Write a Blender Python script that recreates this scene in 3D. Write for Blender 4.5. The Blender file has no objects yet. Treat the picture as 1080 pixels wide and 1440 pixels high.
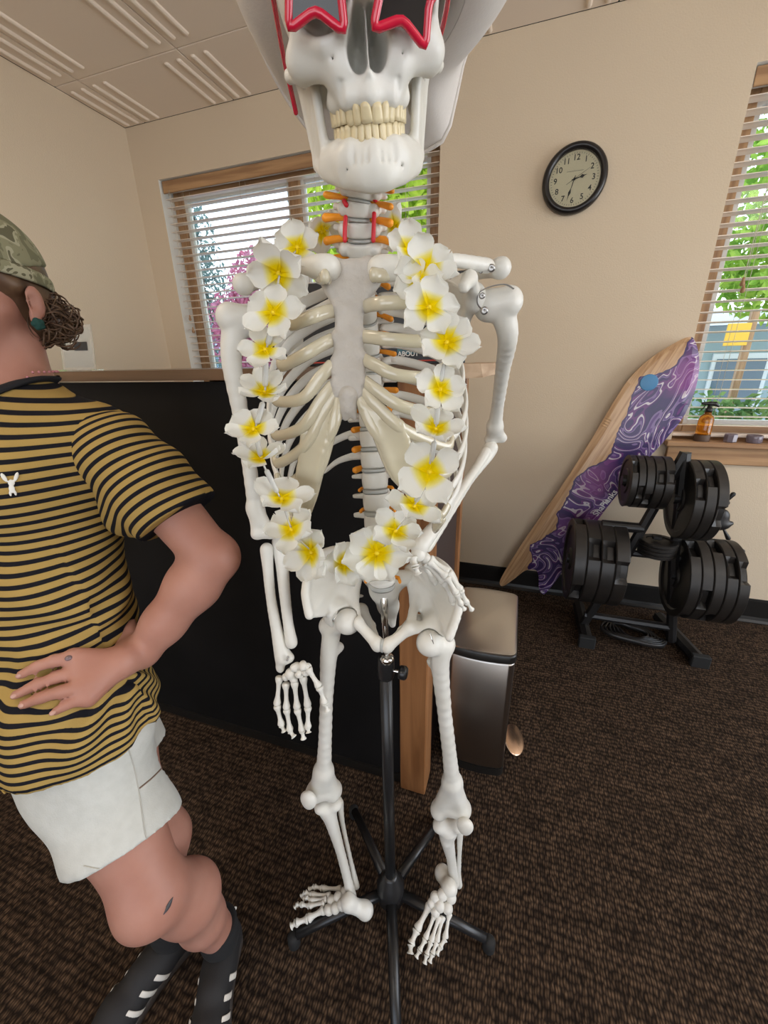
import bpy, bmesh, math, random
import numpy as np
from mathutils import Vector, Matrix, Euler
random.seed(7); RNG = np.random.default_rng(7)
SC = bpy.context.scene
COL = SC.collection
PI = math.pi

# ------------------------------------------------------------------ camera
CAM_H = 1.30
FPX = 565.0
_v3 = np.array([32.0, 1520.0, FPX]); _v1 = np.array([-1806.0, -175.0, FPX])
_Z = -_v3/np.linalg.norm(_v3)
_X = -_v1; _X = _X-_Z*_X.dot(_Z); _X /= np.linalg.norm(_X)
_Y = np.cross(_Z, _X)
RM = np.array([_X, _Y, _Z])                 # world = RM @ (right, down, forward)
CAMP = np.array([0, 0, CAM_H])
cam_d = bpy.data.cameras.new('camera'); cam = bpy.data.objects.new('camera', cam_d); COL.objects.link(cam)
cam_d.sensor_fit = 'VERTICAL'; cam_d.sensor_height = 36.0; cam_d.lens = FPX/1440*36.0
cam_d.clip_start = 0.02; cam_d.clip_end = 200
_m = Matrix.Identity(4)
for i in range(3):
    _m[i][0] = RM[i][0]; _m[i][1] = -RM[i][1]; _m[i][2] = -RM[i][2]; _m[i][3] = CAMP[i]
cam.matrix_world = _m
SC.camera = cam

# ------------------------------------------------------------------ world, sun, exposure
SC.view_settings.view_transform = 'Standard'; SC.view_settings.look = 'None'
SC.view_settings.exposure = -0.16; SC.view_settings.gamma = 1.0; SC.view_settings.use_curve_mapping = False
wd = bpy.data.worlds.new('sky'); SC.world = wd; wd.use_nodes = True
_nt = wd.node_tree; _bg = _nt.nodes['Background']
_tc = _nt.nodes.new('ShaderNodeTexCoord'); _sp = _nt.nodes.new('ShaderNodeSeparateXYZ'); _rp = _nt.nodes.new('ShaderNodeValToRGB')
_nt.links.new(_tc.outputs['Generated'], _sp.inputs[0]); _nt.links.new(_sp.outputs['Z'], _rp.inputs[0]); _nt.links.new(_rp.outputs[0], _bg.inputs[0])
_rp.color_ramp.elements[0].position = 0.0; _rp.color_ramp.elements[0].color = (0.93, 0.96, 1.0, 1)
_rp.color_ramp.elements[1].position = 0.8; _rp.color_ramp.elements[1].color = (0.45, 0.66, 1.0, 1)
_bg.inputs[1].default_value = 3.2
sun_d = bpy.data.lights.new('sun', 'SUN'); sun_d.energy = 4.5; sun_d.angle = math.radians(3); sun_d.color = (1, .95, .86)
sun = bpy.data.objects.new('sun', sun_d); COL.objects.link(sun)
sun.rotation_euler = Vector((-.25, -.42, -1.0)).to_track_quat('-Z', 'Y').to_euler()
# unseen lights added for the room: ceiling fill, warm left lamp, frontal fill
ADDED_LAMPS = [((-.6, -1.2, 2.50), (1.2, .6), 8, (1, .93, .84)), ((1.7, -.3, 2.50), (.6, 1.2), 9, (1, .93, .84)),
         ((-1.5, .1, 2.50), (.6, .6), 9, (1, .80, .58))]
for _l, _s, _e, _c in ADDED_LAMPS:
    d = bpy.data.lights.new('added_ceiling_fill', 'AREA'); d.shape = 'RECTANGLE'; d.size, d.size_y = _s; d.energy = _e; d.color = _c
    o = bpy.data.objects.new('added_ceiling_fill', d); o.location = _l; COL.objects.link(o)
ADDED_FRONTWIN = (-1.6, 2.6, .5, 2.3)            # unseen opening added behind the camera, holding the frontal fill light
d = bpy.data.lights.new('added_front_fill', 'AREA'); d.shape = 'RECTANGLE'; d.size = 4.2; d.size_y = 1.8; d.energy = 7; d.color = (.95, .97, 1)
o = bpy.data.objects.new('added_front_fill', d); o.location = (.5, -2.98, 1.4); o.rotation_euler = (PI/2, 0, 0); COL.objects.link(o)

ADDED_RIGHTWIN = (-.7, 2.0, .55, 2.3)           # unseen windows added at the right, for the cool light from that side
d = bpy.data.lights.new('added_side_daylight', 'AREA'); d.shape = 'RECTANGLE'; d.size = 1.75; d.size_y = 2.7; d.energy = 52; d.color = (.93, .97, 1)
o = bpy.data.objects.new('added_side_daylight', d); o.location = (3.18, .65, 1.42); o.rotation_euler = (0, PI/2, 0); COL.objects.link(o)

# ------------------------------------------------------------------ pixel helpers (a pixel gives a direction only)
def ray(px, py): return RM @ np.array([px-540.0, py-720.0, FPX])
def W(px, py, x=None, y=None, z=None):
    r = ray(px, py)
    t = (z-CAM_H)/r[2] if z is not None else (y/r[1] if y is not None else x/r[0])
    return CAMP+t*r
def Dp(px, py, d): return CAMP+ray(px, py)*(d/FPX)          # at distance d along the lens axis
HEAD = np.array([-.318, .948, 0]); HEAD /= np.linalg.norm(HEAD)
SIDE = np.array([HEAD[1], -HEAD[0], 0])                     # to the right when facing HEAD
HUB = np.array([-.198, .581, 0.0]); S0 = float(HUB.dot(HEAD))
def S(px, py, off=0.0):
    r = ray(px, py); return CAMP+r*((S0+off)/r.dot(HEAD))

# ------------------------------------------------------------------ object helpers
def link(o, parent=None):
    COL.objects.link(o)
    if parent is not None: o.parent = parent
    return o
def shade(me, on=True):
    if len(me.polygons): me.polygons.foreach_set('use_smooth', [on]*len(me.polygons))
def mesh_obj(name, verts, faces, mat=None, parent=None, smooth=True, loc=None):
    me = bpy.data.meshes.new(name); me.from_pydata([tuple(map(float, v)) for v in verts], [], [tuple(map(int, f)) for f in faces])
    me.update(); shade(me, smooth)
    if mat is not None: me.materials.append(mat)
    o = bpy.data.objects.new(name, me); link(o, parent)
    if loc is not None: o.location = loc
    return o
def bm_obj(name, bm, mat=None, parent=None, smooth=False):
    me = bpy.data.meshes.new(name); bm.normal_update(); bm.to_mesh(me); bm.free(); shade(me, smooth)
    if mat is not None: me.materials.append(mat)
    return link(bpy.data.objects.new(name, me), parent)
def tag(o, label=None, cat=None, group=None, kind=None):
    if label: o['label'] = label
    if cat: o['category'] = cat
    if group: o['group'] = group
    if kind: o['kind'] = kind
    return o
def thing(name, label, cat, loc=(0, 0, 0), group=None, rot=None):
    o = bpy.data.objects.new(name, None); o.empty_display_size = .05; link(o); o.location = Vector([float(a) for a in loc])
    if rot is not None: o.rotation_euler = rot
    return tag(o, label, cat, group)
def into(o, parent):
    """parent a mesh whose vertices are in world space under an Empty that is only translated"""
    o.parent = parent; o.matrix_parent_inverse = Matrix.Translation(parent.location).inverted() if parent.parent is None else Matrix.Identity(4)
    return o
def copy_obj(o, parent=None, name=None):
    c = o.copy(); COL.objects.link(c); c.parent = parent
    if name: c.name = name
    return c
def xbox(bm, x0, x1, y0, y1, z0, z1, M=None, bev=0, seg=1):
    r = bmesh.ops.create_cube(bm, size=1)
    vs = r['verts']
    bmesh.ops.scale(bm, vec=(x1-x0, y1-y0, z1-z0), verts=vs)
    bmesh.ops.translate(bm, vec=((x0+x1)/2, (y0+y1)/2, (z0+z1)/2), verts=vs)
    if bev:
        es = list({e for v in vs for e in v.link_edges})
        g = bmesh.ops.bevel(bm, geom=es, offset=bev, segments=seg, profile=.5, affect='EDGES')
        vs = list({v for f in g['faces'] for v in f.verts} | {v for v in vs if v.is_valid})
    if M is not None: bmesh.ops.transform(bm, matrix=M, verts=vs)
    return vs
def box_obj(name, x0, x1, y0, y1, z0, z1, mat, parent=None, bev=0, seg=1, M=None):
    bm = bmesh.new(); xbox(bm, x0, x1, y0, y1, z0, z1, M, bev, seg); return bm_obj(name, bm, mat, parent, smooth=False)
def lathe(profile, seg=24, M=None):
    """profile [(r,z)...] -> verts, faces"""
    V = []; Fc = []
    n = len(profile)
    for r, z in profile:
        for k in range(seg):
            a = 2*PI*k/seg; V.append((r*math.cos(a), r*math.sin(a), z))
    for i in range(n-1):
        for k in range(seg):
            a = i*seg+k; b = i*seg+(k+1) % seg; Fc.append((a, b, b+seg, a+seg))
    Fc.append(tuple(range(seg-1, -1, -1))); Fc.append(tuple((n-1)*seg+k for k in range(seg)))
    if M is not None: V = [tuple(M @ Vector(v)) for v in V]
    return V, Fc
def catmull(P, n=8, closed=False):
    P = np.asarray(P, float); N = len(P); out = []
    for i in range(N if closed else N-1):
        if closed: p0, p1, p2, p3 = P[i-1], P[i], P[(i+1) % N], P[(i+2) % N]
        else: p0, p1, p2, p3 = P[max(i-1, 0)], P[i], P[i+1], P[min(i+2, N-1)]
        for k in range(n):
            t = k/n; out.append(.5*((2*p1)+(-p0+p2)*t+(2*p0-5*p1+4*p2-p3)*t*t+(-p0+3*p1-3*p2+p3)*t**3))
    if not closed: out.append(P[-1])
    return np.array(out)
def sweep(P, ra, rb=None, up=(0, 0, 1), seg=10, closed=False, caps=True, round_caps=True):
    """tube along P; ra = half width along (up x t) side axis, rb = half thickness along the other; scalars or arrays"""
    P = np.asarray(P, float); n = len(P)
    ra = np.broadcast_to(np.asarray(ra, float), (n,)).copy(); rb = ra.copy() if rb is None else np.broadcast_to(np.asarray(rb, float), (n,)).copy()
    T = np.gradient(P, axis=0)
    if closed: T = np.roll(P, -1, 0)-np.roll(P, 1, 0)
    T /= np.linalg.norm(T, axis=1)[:, None]+1e-12
    U = np.broadcast_to(np.asarray(up, float), (n, 3)).copy()
    A = np.cross(U, T); bad = np.linalg.norm(A, axis=1) < 1e-4
    A[bad] = np.cross(np.array([.3, .9, .2]), T[bad]); A /= np.linalg.norm(A, axis=1)[:, None]
    B = np.cross(T, A)
    if round_caps and caps and not closed:
        def cap(i, s):
            Ps, As, Bs, a_, b_ = [], [], [], [], []
            for ph in (80, 50, 25):
                c = math.cos(math.radians(ph)); q = math.sin(math.radians(ph))
                Ps.append(P[i]+s*T[i]*q*min(ra[i], rb[i])); As.append(A[i]); Bs.append(B[i]); a_.append(ra[i]*c); b_.append(rb[i]*c)
            return Ps, As, Bs, a_, b_
        p, a, b, x, y = cap(0, -1); p2, a2, b2, x2, y2 = cap(-1, 1)
        P = np.vstack([p, P, p2[::-1]]); A = np.vstack([a, A, a2[::-1]]); B = np.vstack([b, B, b2[::-1]])
        ra = np.concatenate([x, ra, x2[::-1]]); rb = np.concatenate([y, rb, y2[::-1]]); n = len(P)
    ang = np.arange(seg)*2*PI/seg
    V = (P[:, None]+A[:, None]*(ra[:, None]*np.cos(ang))[..., None]+B[:, None]*(rb[:, None]*np.sin(ang))[..., None]).reshape(-1, 3)
    Fc = []
    for i in range(n if closed else n-1):
        j = (i+1) % n
        for k in range(seg):
            l = (k+1) % seg; Fc.append((i*seg+k, i*seg+l, j*seg+l, j*seg+k))
    if not closed and caps:
        Fc.append(tuple(range(seg-1, -1, -1))); Fc.append(tuple((n-1)*seg+k for k in range(seg)))
    return V, Fc
def tube_obj(name, P, ra, mat, parent=None, rb=None, up=(0, 0, 1), seg=10, closed=False, sm=0, round_caps=True):
    if sm: 
        n0 = len(P); P2 = catmull(P, sm, closed)
        if np.ndim(ra): ra = np.interp(np.linspace(0, n0-1, len(P2)), np.arange(n0), ra)
        if rb is not None and np.ndim(rb): rb = np.interp(np.linspace(0, n0-1, len(P2)), np.arange(n0), rb)
        P = P2
    V, Fc = sweep(P, ra, rb, up, seg, closed, round_caps=round_caps)
    return mesh_obj(name, V, Fc, mat, parent)
def join_geo(parts):
    V = []; Fc = []
    for v, f in parts:
        o = len(V); V.extend([tuple(a) for a in v]); Fc.extend([tuple(i+o for i in q) for q in f])
    return V, Fc

# ------------------------------------------------------------------ distance-field solids -> smooth meshes
class Solid:
    def __init__(s): s.ops = []
    def cap(s, a, b, ra, rb=None, k=.0, sub=False):
        a = np.array(a, float); b = np.array(b, float); rb = ra if rb is None else rb
        lo = np.minimum(a-ra, b-rb); hi = np.maximum(a+ra, b+rb)
        def f(P):
            ba = b-a; L = ba.dot(ba)+1e-12; t = np.clip(((P-a)@ba)/L, 0, 1)
            q = P-a-t[..., None]*ba; return np.sqrt((q*q).sum(-1))-(ra+(rb-ra)*t)
        s.ops.append((f, lo, hi, k, sub)); return s
    def chain(s, pts, rad, k=.0, sub=False):
        rad = [rad]*len(pts) if np.ndim(rad) == 0 else rad
        for i in range(len(pts)-1): s.cap(pts[i], pts[i+1], rad[i], rad[i+1], k, sub)
        return s
    def ell(s, c, r, rot=None, k=.0, sub=False):
        c = np.array(c, float); r = np.array([r]*3 if np.ndim(r) == 0 else r, float); R = np.eye(3) if rot is None else np.array(rot, float)  # columns = axes
        m = np.sqrt(((R*r)**2).sum(1)); lo = c-m; hi = c+m
        def f(P):
            q = (P-c)@R; k0 = np.sqrt(((q/r)**2).sum(-1)); k1 = np.sqrt(((q/(r*r))**2).sum(-1))+1e-9
            return k0*(k0-1)/k1
        s.ops.append((f, lo, hi, k, sub)); return s
    def box(s, c, h, rot=None, rad=.002, k=.0, sub=False):
        c = np.array(c, float); h = np.array(h, float); R = np.eye(3) if rot is None else np.array(rot, float)
        m = np.abs(R)@h; lo = c-m; hi = c+m
        def f(P):
            q = np.abs((P-c)@R)-(h-rad); return np.sqrt((np.maximum(q, 0)**2).sum(-1))+np.minimum(q.max(-1), 0)-rad
        s.ops.append((f, lo, hi, k, sub)); return s
    def tri(s, a, b, c, r, k=.0, sub=False):
        a, b, c = (np.array(v, float) for v in (a, b, c))
        lo = np.minimum(np.minimum(a, b), c)-r; hi = np.maximum(np.maximum(a, b), c)+r
        n = np.cross(b-a, c-a); nn = n.dot(n)+1e-18
        def seg(P, p, q):
            d = q-p; t = np.clip(((P-p)@d)/(d.dot(d)+1e-12), 0, 1); w = P-p-t[..., None]*d; return (w*w).sum(-1)
        def f(P):
            ins = ((P-a)@np.cross(n, b-a) >= 0) & ((P-b)@np.cross(n, c-b) >= 0) & ((P-c)@np.cross(n, a-c) >= 0)
            e = np.minimum(np.minimum(seg(P, a, b), seg(P, b, c)), seg(P, c, a))
            pl = ((P-a)@n)**2/nn
            return np.sqrt(np.where(ins, pl, e))-r
        s.ops.append((f, lo, hi, k, sub)); return s
    def mesh(s, res, smooth=0):
        adds = [o for o in s.ops if not o[4]]
        lo = np.min([o[1] for o in adds], 0)-3*res; hi = np.max([o[2] for o in adds], 0)+3*res
        n = np.ceil((hi-lo)/res).astype(int)+1
        ax = [lo[i]+np.arange(n[i])*res for i in range(3)]
        Dd = np.full(n, 10*res, np.float32)
        for f, l, h, k, sub in s.ops:
            mrg = k+4*res
            i0 = np.clip(np.floor((l-mrg-lo)/res).astype(int), 0, n-1); i1 = np.clip(np.ceil((h+mrg-lo)/res).astype(int)+1, 1, n)
            if (i1 <= i0).any(): continue
            sl = tuple(slice(i0[j], i1[j]) for j in range(3))
            g = np.stack(np.meshgrid(ax[0][sl[0]], ax[1][sl[1]], ax[2][sl[2]], indexing='ij'), -1)
            d = f(g).astype(np.float32); cur = Dd[sl]
            if sub:
                d = -d
                if k > 0:
                    hh = np.maximum(k-np.abs(cur-d), 0)/k; Dd[sl] = np.maximum(cur, d)+hh*hh*k*.25
                else: Dd[sl] = np.maximum(cur, d)
            else:
                if k > 0:
                    hh = np.maximum(k-np.abs(cur-d), 0)/k; Dd[sl] = np.minimum(cur, d)-hh*hh*k*.25
                else: Dd[sl] = np.minimum(cur, d)
        return surface_nets(Dd, lo, res)
def surface_nets(Dd, lo, res):
    n = np.array(Dd.shape); ins = Dd < 0
    c = np.zeros(n-1, np.int8)
    for i in (0, 1):
        for j in (0, 1):
            for k in (0, 1): c += ins[i:n[0]-1+i, j:n[1]-1+j, k:n[2]-1+k]
    act = (c > 0) & (c < 8)
    idx = np.argwhere(act); m = len(idx)
    vid = np.full(act.shape, -1, np.int64); vid[act] = np.arange(m)
    acc = np.zeros((m, 3)); cnt = np.zeros(m)
    X, Y, Z = idx.T
    cor = {}
    for i in (0, 1):
        for j in (0, 1):
            for k in (0, 1): cor[(i, j, k)] = Dd[X+i, Y+j, Z+k]
    for a in range(3):
        for b in (0, 1):
            for e in (0, 1):
                p = [0, 0, 0]; o1, o2 = [q for q in range(3) if q != a]; p[o1] = b; p[o2] = e
                q = list(p); q[a] = 1
                d0 = cor[tuple(p)]; d1 = cor[tuple(q)]; cr = (d0 < 0) != (d1 < 0)
                t = np.where(cr, d0/(d0-d1+1e-20), 0)
                pt = np.broadcast_to(np.array(p, float), (m, 3)).copy(); pt[:, a] = t
                acc[cr] += pt[cr]; cnt[cr] += 1
    V = lo+(idx+acc/cnt[:, None])*res
    Fs = []
    for a in range(3):
        o1, o2 = [(1, 2), (2, 0), (0, 1)][a]
        s0 = [slice(None)]*3; s1 = [slice(None)]*3; s0[a] = slice(0, -1); s1[a] = slice(1, None)
        A = ins[tuple(s0)]; B = ins[tuple(s1)]
        e = np.argwhere(A != B)
        e = e[(e[:, o1] > 0) & (e[:, o2] > 0) & (e[:, o1] < n[o1]-1) & (e[:, o2] < n[o2]-1)]
        flip = A[tuple(e.T)]
        d1 = np.zeros(3, int); d1[o1] = 1; d2 = np.zeros(3, int); d2[o2] = 1
        q = [vid[tuple((e-x).T)] for x in (0*d1, d1, d1+d2, d2)]
        f = np.stack(q, 1); f[~flip] = f[~flip][:, ::-1]
        Fs.append(f)
    return V, np.concatenate(Fs)
def fast_mesh(name, V, Fq, mat=None, parent=None, smooth=True):
    me = bpy.data.meshes.new(name); V = np.ascontiguousarray(V, np.float32); Fq = np.ascontiguousarray(Fq, np.int32)
    me.vertices.add(len(V)); me.vertices.foreach_set('co', V.ravel())
    k = Fq.shape[1]; me.loops.add(len(Fq)*k); me.loops.foreach_set('vertex_index', Fq.ravel())
    me.polygons.add(len(Fq)); me.polygons.foreach_set('loop_start', np.arange(len(Fq), dtype=np.int32)*k)
    me.update(calc_edges=True); me.validate(); shade(me, smooth)
    if mat is not None: me.materials.append(mat)
    return link(bpy.data.objects.new(name, me), parent)
def lap(V, Fq, it=2, lam=.5):
    V = V.copy(); E = np.concatenate([Fq[:, [i, (i+1) % Fq.shape[1]]] for i in range(Fq.shape[1])])
    E = np.concatenate([E, E[:, ::-1]]); cnt = np.bincount(E[:, 0], minlength=len(V))[:, None]+1e-9
    for _ in range(it):
        s = np.stack([np.bincount(E[:, 0], V[E[:, 1], i], len(V)) for i in range(3)], 1); V += lam*(s/cnt-V)
    return V
def solid_obj(name, sol, res, mat, parent=None, it=2):
    V, Fq = sol.mesh(res)
    if it: V = lap(V, Fq, it)
    return fast_mesh(name, V, Fq, mat, parent)

# ------------------------------------------------------------------ materials
MATS = {}
def mat(name, col, rough=.6, metal=0, spec=.5, noise=None, bump=None, trans=0, sss=0, alpha=None, coat=0, emis=None, coords='Object'):
    """noise=(scale, other colour, amount[, detail]); bump=(scale, strength, distance)"""
    m = bpy.data.materials.new(name); m.use_nodes = True; nt = m.node_tree; b = nt.nodes['Principled BSDF']
    b.inputs['Base Color'].default_value = (*col, 1); b.inputs['Roughness'].default_value = rough; b.inputs['Metallic'].default_value = metal
    b.inputs['Specular IOR Level'].default_value = spec
    b.inputs['Transmission Weight'].default_value = trans
    if coat: b.inputs['Coat Weight'].default_value = coat; b.inputs['Coat Roughness'].default_value = .08
    if sss: b.inputs['Subsurface Weight'].default_value = sss; b.inputs['Subsurface Radius'].default_value = (.01, .006, .004); b.inputs['Subsurface Scale'].default_value = .6
    if emis: b.inputs['Emission Color'].default_value = (*emis[0], 1); b.inputs['Emission Strength'].default_value = emis[1]
    tc = nt.nodes.new('ShaderNodeTexCoord')
    if noise:
        n = nt.nodes.new('ShaderNodeTexNoise'); n.inputs['Scale'].default_value = noise[0]; n.inputs['Detail'].default_value = noise[3] if len(noise) > 3 else 4
        nt.links.new(tc.outputs[coords], n.inputs['Vector'])
        r = nt.nodes.new('ShaderNodeMapRange'); r.inputs[1].default_value = .35; r.inputs[2].default_value = .65; r.inputs[4].default_value = noise[2]
        nt.links.new(n.outputs['Fac'], r.inputs[0])
        x = nt.nodes.new('ShaderNodeMix'); x.data_type = 'RGBA'; x.inputs[6].default_value = (*col, 1); x.inputs[7].default_value = (*noise[1], 1)
        nt.links.new(r.outputs[0], x.inputs[0]); nt.links.new(x.outputs[2], b.inputs['Base Color'])
    if bump:
        n = nt.nodes.new('ShaderNodeTexNoise'); n.inputs['Scale'].default_value = bump[0]; n.inputs['Detail'].default_value = 5
        nt.links.new(tc.outputs[coords], n.inputs['Vector'])
        u = nt.nodes.new('ShaderNodeBump'); u.inputs['Strength'].default_value = bump[1]; u.inputs['Distance'].default_value = bump[2]
        nt.links.new(n.outputs['Fac'], u.inputs['Height']); nt.links.new(u.outputs[0], b.inputs['Normal'])
    MATS[name] = m; return m
def wood(name, c1, c2, axis=0, scale=9, rough=.5, rings=6.0):
    m = bpy.data.materials.new(name); m.use_nodes = True; nt = m.node_tree; b = nt.nodes['Principled BSDF']; b.inputs['Roughness'].default_value = rough
    tc = nt.nodes.new('ShaderNodeTexCoord'); mp = nt.nodes.new('ShaderNodeMapping'); sc = [scale]*3; sc[axis] = scale*.06; mp.inputs['Scale'].default_value = sc
    nt.links.new(tc.outputs['Object'], mp.inputs[0])
    n = nt.nodes.new('ShaderNodeTexNoise'); n.inputs['Scale'].default_value = rings; n.inputs['Detail'].default_value = 6; n.inputs['Distortion'].default_value = .6
    nt.links.new(mp.outputs[0], n.inputs['Vector'])
    r = nt.nodes.new('ShaderNodeValToRGB'); r.color_ramp.elements[0].position = .36; r.color_ramp.elements[0].color = (*c1, 1); r.color_ramp.elements[1].position = .64; r.color_ramp.elements[1].color = (*c2, 1)
    nt.links.new(n.outputs['Fac'], r.inputs[0]); nt.links.new(r.outputs[0], b.inputs['Base Color'])
    u = nt.nodes.new('ShaderNodeBump'); u.inputs['Strength'].default_value = .15; u.inputs['Distance'].default_value = .002
    nt.links.new(n.outputs['Fac'], u.inputs['Height']); nt.links.new(u.outputs[0], b.inputs['Normal'])
    MATS[name] = m; return m
def rotm(ax, deg): return np.array(Matrix.Rotation(math.radians(deg), 3, ax))
def frame_from(z, x=None):
    z = np.asarray(z, float); z = z/np.linalg.norm(z); x = np.array([1, 0, 0.]) if x is None else np.asarray(x, float)
    x = x-z*x.dot(z)
    if np.linalg.norm(x) < 1e-5: x = np.array([0, 1., 0])-z*z[1]
    x = x/np.linalg.norm(x); return np.column_stack([x, np.cross(z, x), z])
def M4(R, t, s=1.0):
    m = Matrix.Identity(4); s = (s, s, s) if np.ndim(s) == 0 else s
    for i in range(3):
        for j in range(3): m[i][j] = float(R[i][j]*s[j])
        m[i][3] = float(t[i])
    return m

# ================================================================== materials of the room
M_wall = mat('wall_paint', (.64, .525, .385), .85, noise=(1.2, (.61, .495, .355), .5), bump=(160, .25, .004))
M_ceil = mat('ceiling_tile_white', (.84, .72, .595), .8, bump=(90, .12, .002))
M_wood = wood('oak_frame', (.30, .16, .075), (.46, .27, .13), 0, 7)
M_woodz = wood('oak_frame_upright', (.30, .16, .075), (.46, .27, .13), 2, 7)
M_slat = wood('blind_slat_wood', (.80, .68, .57), (.88, .78, .68), 0, 6, .2)
M_reveal = mat('white_reveal', (.74, .72, .66), .7)
M_black = mat('black_vinyl', (.012, .011, .010), .35)
M_cord = mat('blind_cord', (.62, .55, .45), .7)
M_glass = bpy.data.materials.new('window_glass'); M_glass.use_nodes = True
_n = M_glass.node_tree; _n.nodes.remove(_n.nodes['Principled BSDF'])
_t = _n.nodes.new('ShaderNodeBsdfTransparent'); _g = _n.nodes.new('ShaderNodeBsdfGlossy'); _x = _n.nodes.new('ShaderNodeMixShader'); _f = _n.nodes.new('ShaderNodeFresnel')
_g.inputs['Roughness'].default_value = .02; _t.inputs[0].default_value = (.96, .98, .97, 1); _f.inputs[0].default_value = 1.35
_n.links.new(_f.outputs[0], _x.inputs[0]); _n.links.new(_t.outputs[0], _x.inputs[1]); _n.links.new(_g.outputs[0], _x.inputs[2]); _n.links.new(_x.outputs[0], _n.nodes['Material Output'].inputs[0])

# carpet: dark brown loop pile with short pale dashes in rows
M_carpet = bpy.data.materials.new('brown_carpet'); M_carpet.use_nodes = True
_n = M_carpet.node_tree; _b = _n.nodes['Principled BSDF']; _b.inputs['Roughness'].default_value = .95; _b.inputs['Specular IOR Level'].default_value = .1
_tc = _n.nodes.new('ShaderNodeTexCoord')
def _mapping(sc, rot=0):
    mp = _n.nodes.new('ShaderNodeMapping'); mp.inputs['Scale'].default_value = sc; mp.inputs['Rotation'].default_value = (0, 0, rot); _n.links.new(_tc.outputs['Object'], mp.inputs[0]); return mp
_mp = _mapping((1, 1, 1))
_wob = _n.nodes.new('ShaderNodeTexNoise'); _wob.inputs['Scale'].default_value = 38; _wob.inputs['Detail'].default_value = 2; _n.links.new(_mp.outputs[0], _wob.inputs['Vector'])
_mx = _n.nodes.new('ShaderNodeMix'); _mx.data_type = 'VECTOR'; _mx.inputs[0].default_value = .008
_n.links.new(_mp.outputs[0], _mx.inputs[4]); _n.links.new(_wob.outputs['Color'], _mx.inputs[5])
_vs = _n.nodes.new('ShaderNodeMapping'); _vs.inputs['Scale'].default_value = (165, 66, 1); _n.links.new(_mx.outputs[1], _vs.inputs[0])
_br = _n.nodes.new('ShaderNodeTexVoronoi'); _br.inputs['Scale'].default_value = 1.0; _br.inputs['Randomness'].default_value = .45; _br.feature = 'F1'
_cr = _n.nodes.new('ShaderNodeValToRGB'); _ce = _cr.color_ramp.elements; _ce[0].position = .15; _ce[0].color = (.13, .082, .05, 1); _ce[1].position = .62; _ce[1].color = (.018, .012, .009, 1)
_q = _ce.new(.38); _q.color = (.060, .038, .024, 1)
_n.links.new(_vs.outputs[0], _br.inputs['Vector']); _n.links.new(_br.outputs['Distance'], _cr.inputs[0])
_big = _n.nodes.new('ShaderNodeTexNoise'); _big.inputs['Scale'].default_value = 30; _big.inputs['Detail'].default_value = 3
_bigm = _mapping((.35, 1.6, 1)); _n.links.new(_bigm.outputs[0], _big.inputs['Vector'])
_mul = _n.nodes.new('ShaderNodeMix'); _mul.data_type = 'RGBA'; _mul.blend_type = 'MULTIPLY'; _mul.inputs[0].default_value = .75
_rr = _n.nodes.new('ShaderNodeMapRange'); _rr.inputs[1].default_value = .3; _rr.inputs[2].default_value = .7; _rr.inputs[3].default_value = .4; _rr.inputs[4].default_value = 1.25; _n.links.new(_big.outputs['Fac'], _rr.inputs[0])
_n.links.new(_cr.outputs[0], _mul.inputs[6]); _n.links.new(_rr.outputs[0], _mul.inputs[7]); _n.links.new(_mul.outputs[2], _b.inputs['Base Color'])
_bu = _n.nodes.new('ShaderNodeBump'); _bu.inputs['Strength'].default_value = .6; _bu.inputs['Distance'].default_value = .004; _bu.invert = True
_n.links.new(_br.outputs['Distance'], _bu.inputs['Height']); _n.links.new(_bu.outputs[0], _b.inputs['Normal'])

# ================================================================== room shell
XL, XR, YF, YB, ZC = -2.232, 3.2, -3.0, 2.263, 2.553
WT = .17
def wall_with_holes(name, holes, u0, u1, z0, z1, to_world, thick, m, m_rev=None):
    """rectangular wall u x z with rectangular openings, thickness along n; to_world(u, n, z)"""
    us = sorted({u0, u1, *[h[0] for h in holes], *[h[1] for h in holes]}); zs = sorted({z0, z1, *[h[2] for h in holes], *[h[3] for h in holes]})
    bm = bmesh.new(); vd = {}
    def v(u, n, z):
        k = (round(u, 5), round(n, 5), round(z, 5))
        if k not in vd: vd[k] = bm.verts.new(to_world(u, n, z))
        return vd[k]
    solid = {}
    for i in range(len(us)-1):
        for j in range(len(zs)-1):
            cu = (us[i]+us[i+1])/2; cz = (zs[j]+zs[j+1])/2
            solid[(i, j)] = not any(h[0] < cu < h[1] and h[2] < cz < h[3] for h in holes)
    fs = []
    for (i, j), ok in solid.items():
        if not ok: continue
        a, b, c, e = us[i], us[i+1], zs[j], zs[j+1]
        fs.append((bm.faces.new([v(a, 0, c), v(b, 0, c), v(b, 0, e), v(a, 0, e)]), 0)); fs.append((bm.faces.new([v(a, thick, e), v(b, thick, e), v(b, thick, c), v(a, thick, c)]), 0))
        for di, dj, q in ((-1, 0, (a, c, a, e)), (1, 0, (b, e, b, c)), (0, -1, (b, c, a, c)), (0, 1, (a, e, b, e))):
            if not solid.get((i+di, j+dj), False):
                f = bm.faces.new([v(q[0], 0, q[1]), v(q[0], thick, q[1]), v(q[2], thick, q[3]), v(q[2], 0, q[3])])
                fs.append((f, 1 if (i+di, j+dj) in solid else 0))
    for f, k in fs: f.material_index = k
    bmesh.ops.recalc_face_normals(bm, faces=bm.faces[:])
    o = bm_obj(name, bm, m)
    o.data.materials.append(m_rev or m)
    return tag(o, kind='structure')
W1 = (-2.068, -.452, .925, 2.297); W2 = (.705, 1.95, .925, 2.293)
wall_with_holes('wall_back', [W1, W2], XL, XR, 0, ZC, lambda u, n, z: (u, YB+n, z), WT, M_wall, M_reveal)
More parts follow.
